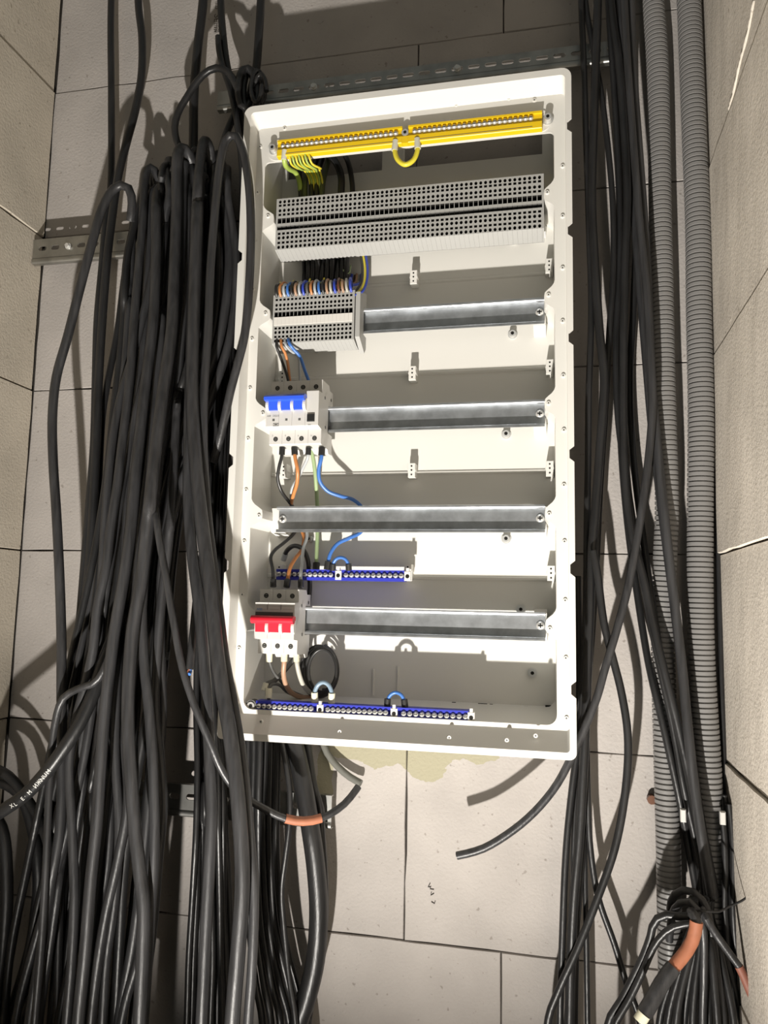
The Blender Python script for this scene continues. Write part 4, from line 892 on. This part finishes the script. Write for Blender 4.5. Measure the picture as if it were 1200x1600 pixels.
# ---------------------------------------------------------------- cables: right side
rt = [('leftmost straight black cable from the top edge, right of the enclosure', [(908, -5), (912, 94), (916, 219), (920, 344), (924, 487), (920, 619), (919, 712), (917, 825), (916, 937), (912, 1046), (907, 1137), (897, 1206), (885, 1321), (879, 1458), (875, 1597)], 10.5, .045, True, True),
      ('second black cable from the top edge, right of the enclosure', [(934, -5), (931, 94), (927, 219), (925, 312), (930, 420), (937, 520), (944, 590), (938, 694), (931, 787), (925, 862), (921, 975), (918, 1050), (914, 1150), (906, 1300), (896, 1420), (890, 1597)], 14, .055, True, True),
      ('black cable crossing to the right from the enclosure top corner', [(914, -5), (924, 60), (940, 150), (952, 250), (958, 330), (958, 430), (952, 520), (946, 640), (938, 760), (932, 880), (926, 980), (918, 1090), (914, 1230), (906, 1380), (898, 1480), (886, 1597)], 10, .035, True, True),
      ('black cable hanging straight right of the first crossing', [(954, -5), (966, 90), (974, 187), (980, 300), (976, 420), (974, 562), (974, 675), (978, 769), (989, 844), (1004, 900), (1020, 975), (1037, 1046), (1058, 1130), (1080, 1230), (1098, 1330), (1106, 1400)], 13, .05, True, False),
      ('broad black cable against the left side of the first conduit', [(985, -5), (990, 125), (999, 250), (1008, 375), (1013, 480), (1018, 600), (1026, 690), (1040, 825), (1053, 937), (1066, 1046), (1074, 1130), (1085, 1230), (1100, 1330), (1112, 1400)], 15, .062, True, False),
      ('black cable beside the broad one that ends behind the lower right knot', [(968, -5), (976, 125), (986, 250), (994, 375), (1004, 497), (1011, 580), (1018, 660), (1032, 780), (1046, 890), (1060, 1000), (1072, 1110), (1084, 1210), (1100, 1310), (1118, 1400)], 13, .035, True, False),
      ('lone black cable curving left to a cut end below the enclosure', [(975, -5), (988, 200), (1000, 350), (1010, 450), (1017, 560), (1019, 640), (1014, 710), (1004, 787), (994, 850), (981, 919), (962, 990), (945, 1046), (932, 1092), (902, 1163), (868, 1229), (822, 1281), (765, 1321), (740, 1331), (714, 1337)], 12.5, None, True, False),
      ('black cable bulging right then crossing to the bottom edge', [(927, 860), (934, 900), (944, 975), (958, 1030), (971, 1082), (981, 1150), (978, 1229), (962, 1321), (934, 1403), (903, 1481), (872, 1550), (856, 1597)], 12.5, .06, False, True),
      ('black cable crossing right towards the lower right knot from the straight group', [(916, 1120), (918, 1229), (922, 1321), (935, 1403), (960, 1475), (980, 1541), (1000, 1597)], 10, .035, False, True),
      ('thin black cable hanging straight behind the crossing ones', [(913, 1150), (914, 1260), (914, 1360), (916, 1458), (918, 1597)], 9, .03, False, True),
      ('black cable hugging the right edge of the enclosure', [(903, 900), (905, 1000), (904, 1120), (900, 1230), (896, 1350), (900, 1460), (898, 1597)], 10, .03, False, True),
      ('second inner black cable of the right hand group, against the wall', [(978, -5), (986, 160), (994, 330), (990, 480), (984, 600), (990, 720), (1002, 820), (1016, 920), (1034, 1040), (1056, 1150), (1078, 1270), (1096, 1390)], 11, .018, True, False),
      ('third inner black cable of the right hand group, against the wall', [(962, -5), (966, 150), (970, 300), (972, 450), (968, 600), (972, 720), (982, 830), (996, 930), (1014, 1040), (1040, 1150), (1064, 1260), (1088, 1390)], 11, .016, True, False),
      ('inner black cable of the right hand group hanging from the top edge', [(950, -5), (958, 120), (966, 260), (968, 400), (962, 540), (966, 660), (984, 780), (998, 870), (1012, 950), (1030, 1040), (1050, 1130), (1068, 1230), (1090, 1330), (1100, 1400)], 10, .03, True, False)]
for lab, pp, wpx, d, et, eb in rt:
    if d is None:
        n = len(pp); pts = [(x, y, .075 if i < 10 else lerp(.075, .062, (i-10)/(n-11))) for i, (x, y) in enumerate(pp)]
    else: pts = [(x, y, d) for x, y in pp]
    cable(lab, pts, wpx, M_cable2 if 'lone' in lab or 'broad' in lab else M_cable, ext_top=et, ext_bot=eb)
# ---------------------------------------------------------------- lower right tied knot of cables
cable('arched black cable on top of the lower right knot', [(1052, 1450, .06), (1047, 1425, .075), (1050, 1405, .085), (1060, 1393, .09), (1076, 1391, .09), (1092, 1400, .09), (1104, 1420, .09), (1112, 1460, .09), (1122, 1530, .09), (1130, 1600, .09)], 12, M_cable2, ext_bot=True)
cable('second arched black cable inside the lower right knot', [(1046, 1470, .07), (1050, 1430, .08), (1062, 1412, .09), (1076, 1408, .095), (1088, 1420, .095), (1098, 1450, .095), (1100, 1520, .09), (1098, 1600, .09)], 12, M_cable2, ext_bot=True)
cable('black cable leaving the lower right knot to the left bottom edge', [(1090, 1432, .10), (1062, 1432, .105), (1036, 1430, .105), (1022, 1442, .105), (1016, 1465, .105), (1005, 1495, .105), (988, 1530, .10), (970, 1565, .10), (950, 1600, .10)], 12.5, ext_bot=True)
cable('second black cable leaving the lower right knot to the left bottom edge', [(1086, 1442, .11), (1056, 1447, .11), (1036, 1460, .11), (1020, 1482, .11), (1008, 1510, .11), (992, 1545, .11), (976, 1575, .11), (962, 1600, .11)], 11, ext_bot=True)
tk = cable('thick cut cable with orange tape sticking out of the lower right knot', [(1080, 1425, .10), (1088, 1438, .12), (1087, 1452, .13), (1080, 1474, .135), (1066, 1495, .14), (1053, 1510, .145), (1035, 1535, .15), (1018, 1565, .155), (1004, 1588, .158), (999, 1596, .159)], 15.5, M_cable2)
tk['extra'] += [('tape_wrap', (1089, 1438), (1053, 1510), 1.30, M_tape), ('outer_sheath', (1053, 1510), (1003, 1589), 1.55, M_cable2), ('stripped_end', (1005, 1586), (999, 1596), 1.3, M_ivory)]
tr = cable('black cable with reddish tape at the right of the lower right knot', [(1096, 1420, .09), (1106, 1440, .10), (1120, 1462, .10), (1140, 1490, .10), (1156, 1512, .10), (1168, 1540, .10), (1180, 1568, .10), (1192, 1600, .10)], 12, M_cable2, ext_bot=True)
tr['extra'].append(('tape_wrap', (1158, 1517), (1192, 1600), 1.12, MAT('reddish_tape', (.24, .09, .06), .6)))
for i in range(11):
    t = i/10; dd = .04+.05*((i*7) % 5)/5
    cable(ORD[i]+' from the left of the black cables fanning below the lower right tie', [(1085+26*t, 1405, .07), (1086+24*t, 1430, .08), (lerp(1070, 1128, t), 1480, dd+.02), (lerp(1046, 1146, t), 1540, dd+.02), (lerp(1030, 1160, t), 1602, dd+.02)], 11.5, group='cables below the lower right tie', ext_bot=True)
for i, (x, dd) in enumerate(((1132, .035), (1139, .045), (1126, .050))):
    cable(['black cable with a cut top end standing beside the right conduit', 'second cut black cable beside the right conduit', 'third cut black cable beside the right conduit, nearest the knot'][i], [(x, 1242+14*i, dd), (x+4, 1290, dd), (x+7, 1350, dd), (x+6, 1420, dd), (x+12, 1500, dd), (x+20, 1600, dd)], 10, ext_bot=True)
line('cable_tie', 'black cable tie round the lower right knot with its tail sticking out right', 'cable tie', [(1076, 1428, .105), (1090, 1423, .118), (1108, 1424, .118), (1124, 1424, .110), (1140, 1416, .105), (1158, 1408, .105), (1178, 1394, .105)], M_cable, 3.6)
# small dowel left in the wall beside the conduit
q = at(1018, 1249, .006); b = MB(); b.cyl((q.x, .002, q.z), (0, -1, 0), .0055, .012, 10); o = link('wall_plug', b.mesh('wall_plug', M_brown)); tag(o, 'small brown plug in the wall beside the left conduit', 'wall plug')
settle()
build_cables()
L0_, L1_ = nearest(lp['S'], (20, 1262)), nearest(lp['S'], (80, 1202))
word_ = 'XL E·M ИЖNUM'
for k_, ch_ in enumerate(word_):
    if ch_ == ' ': continue
    f_ = L0_+(L1_-L0_)*(k_+.5)/len(word_); i_ = max(1, min(len(lp['S'])-2, int(round(f_)))); a_, c_ = lp['S'][i_], lp['S'][i_-1 if L1_ < L0_ else i_+1]
    pos_ = a_+(c_-a_)*abs(f_-i_)*(1 if (f_-i_)*(L1_-L0_) > 0 else -1)
    xax = (c_-a_).normalized(); nrm = (CAM_C-pos_).normalized(); nrm = (nrm-xax*nrm.dot(xax)).normalized(); yax = nrm.cross(xax)
    p_ = pos_+nrm*(lp['r']+.0004)-yax*.0034-xax*.003
    t_ = text(ch_, (0, 0, 0), .0070, M_wink, None, 'printed_letter'); t_.parent = lp['o']
    t_.matrix_world = Matrix(((xax.x, yax.x, nrm.x, p_.x), (xax.y, yax.y, nrm.y, p_.y), (xax.z, yax.z, nrm.z, p_.z), (0, 0, 0, 1)))
e_ = sc_['S'][-1]
for (x, y, mt) in ((-8, 8, M_tape), (1, 8, M_blu)):
    q_ = CAM_R*(x*.0007)-CAM_U*(y*.0007)
    b = MB(); b.tube([e_, e_+q_*.5, e_+q_+Vector((0, -.004, 0))], .0022, 8); link('core', b.mesh('core', mt, True, 60), sc_['o'])
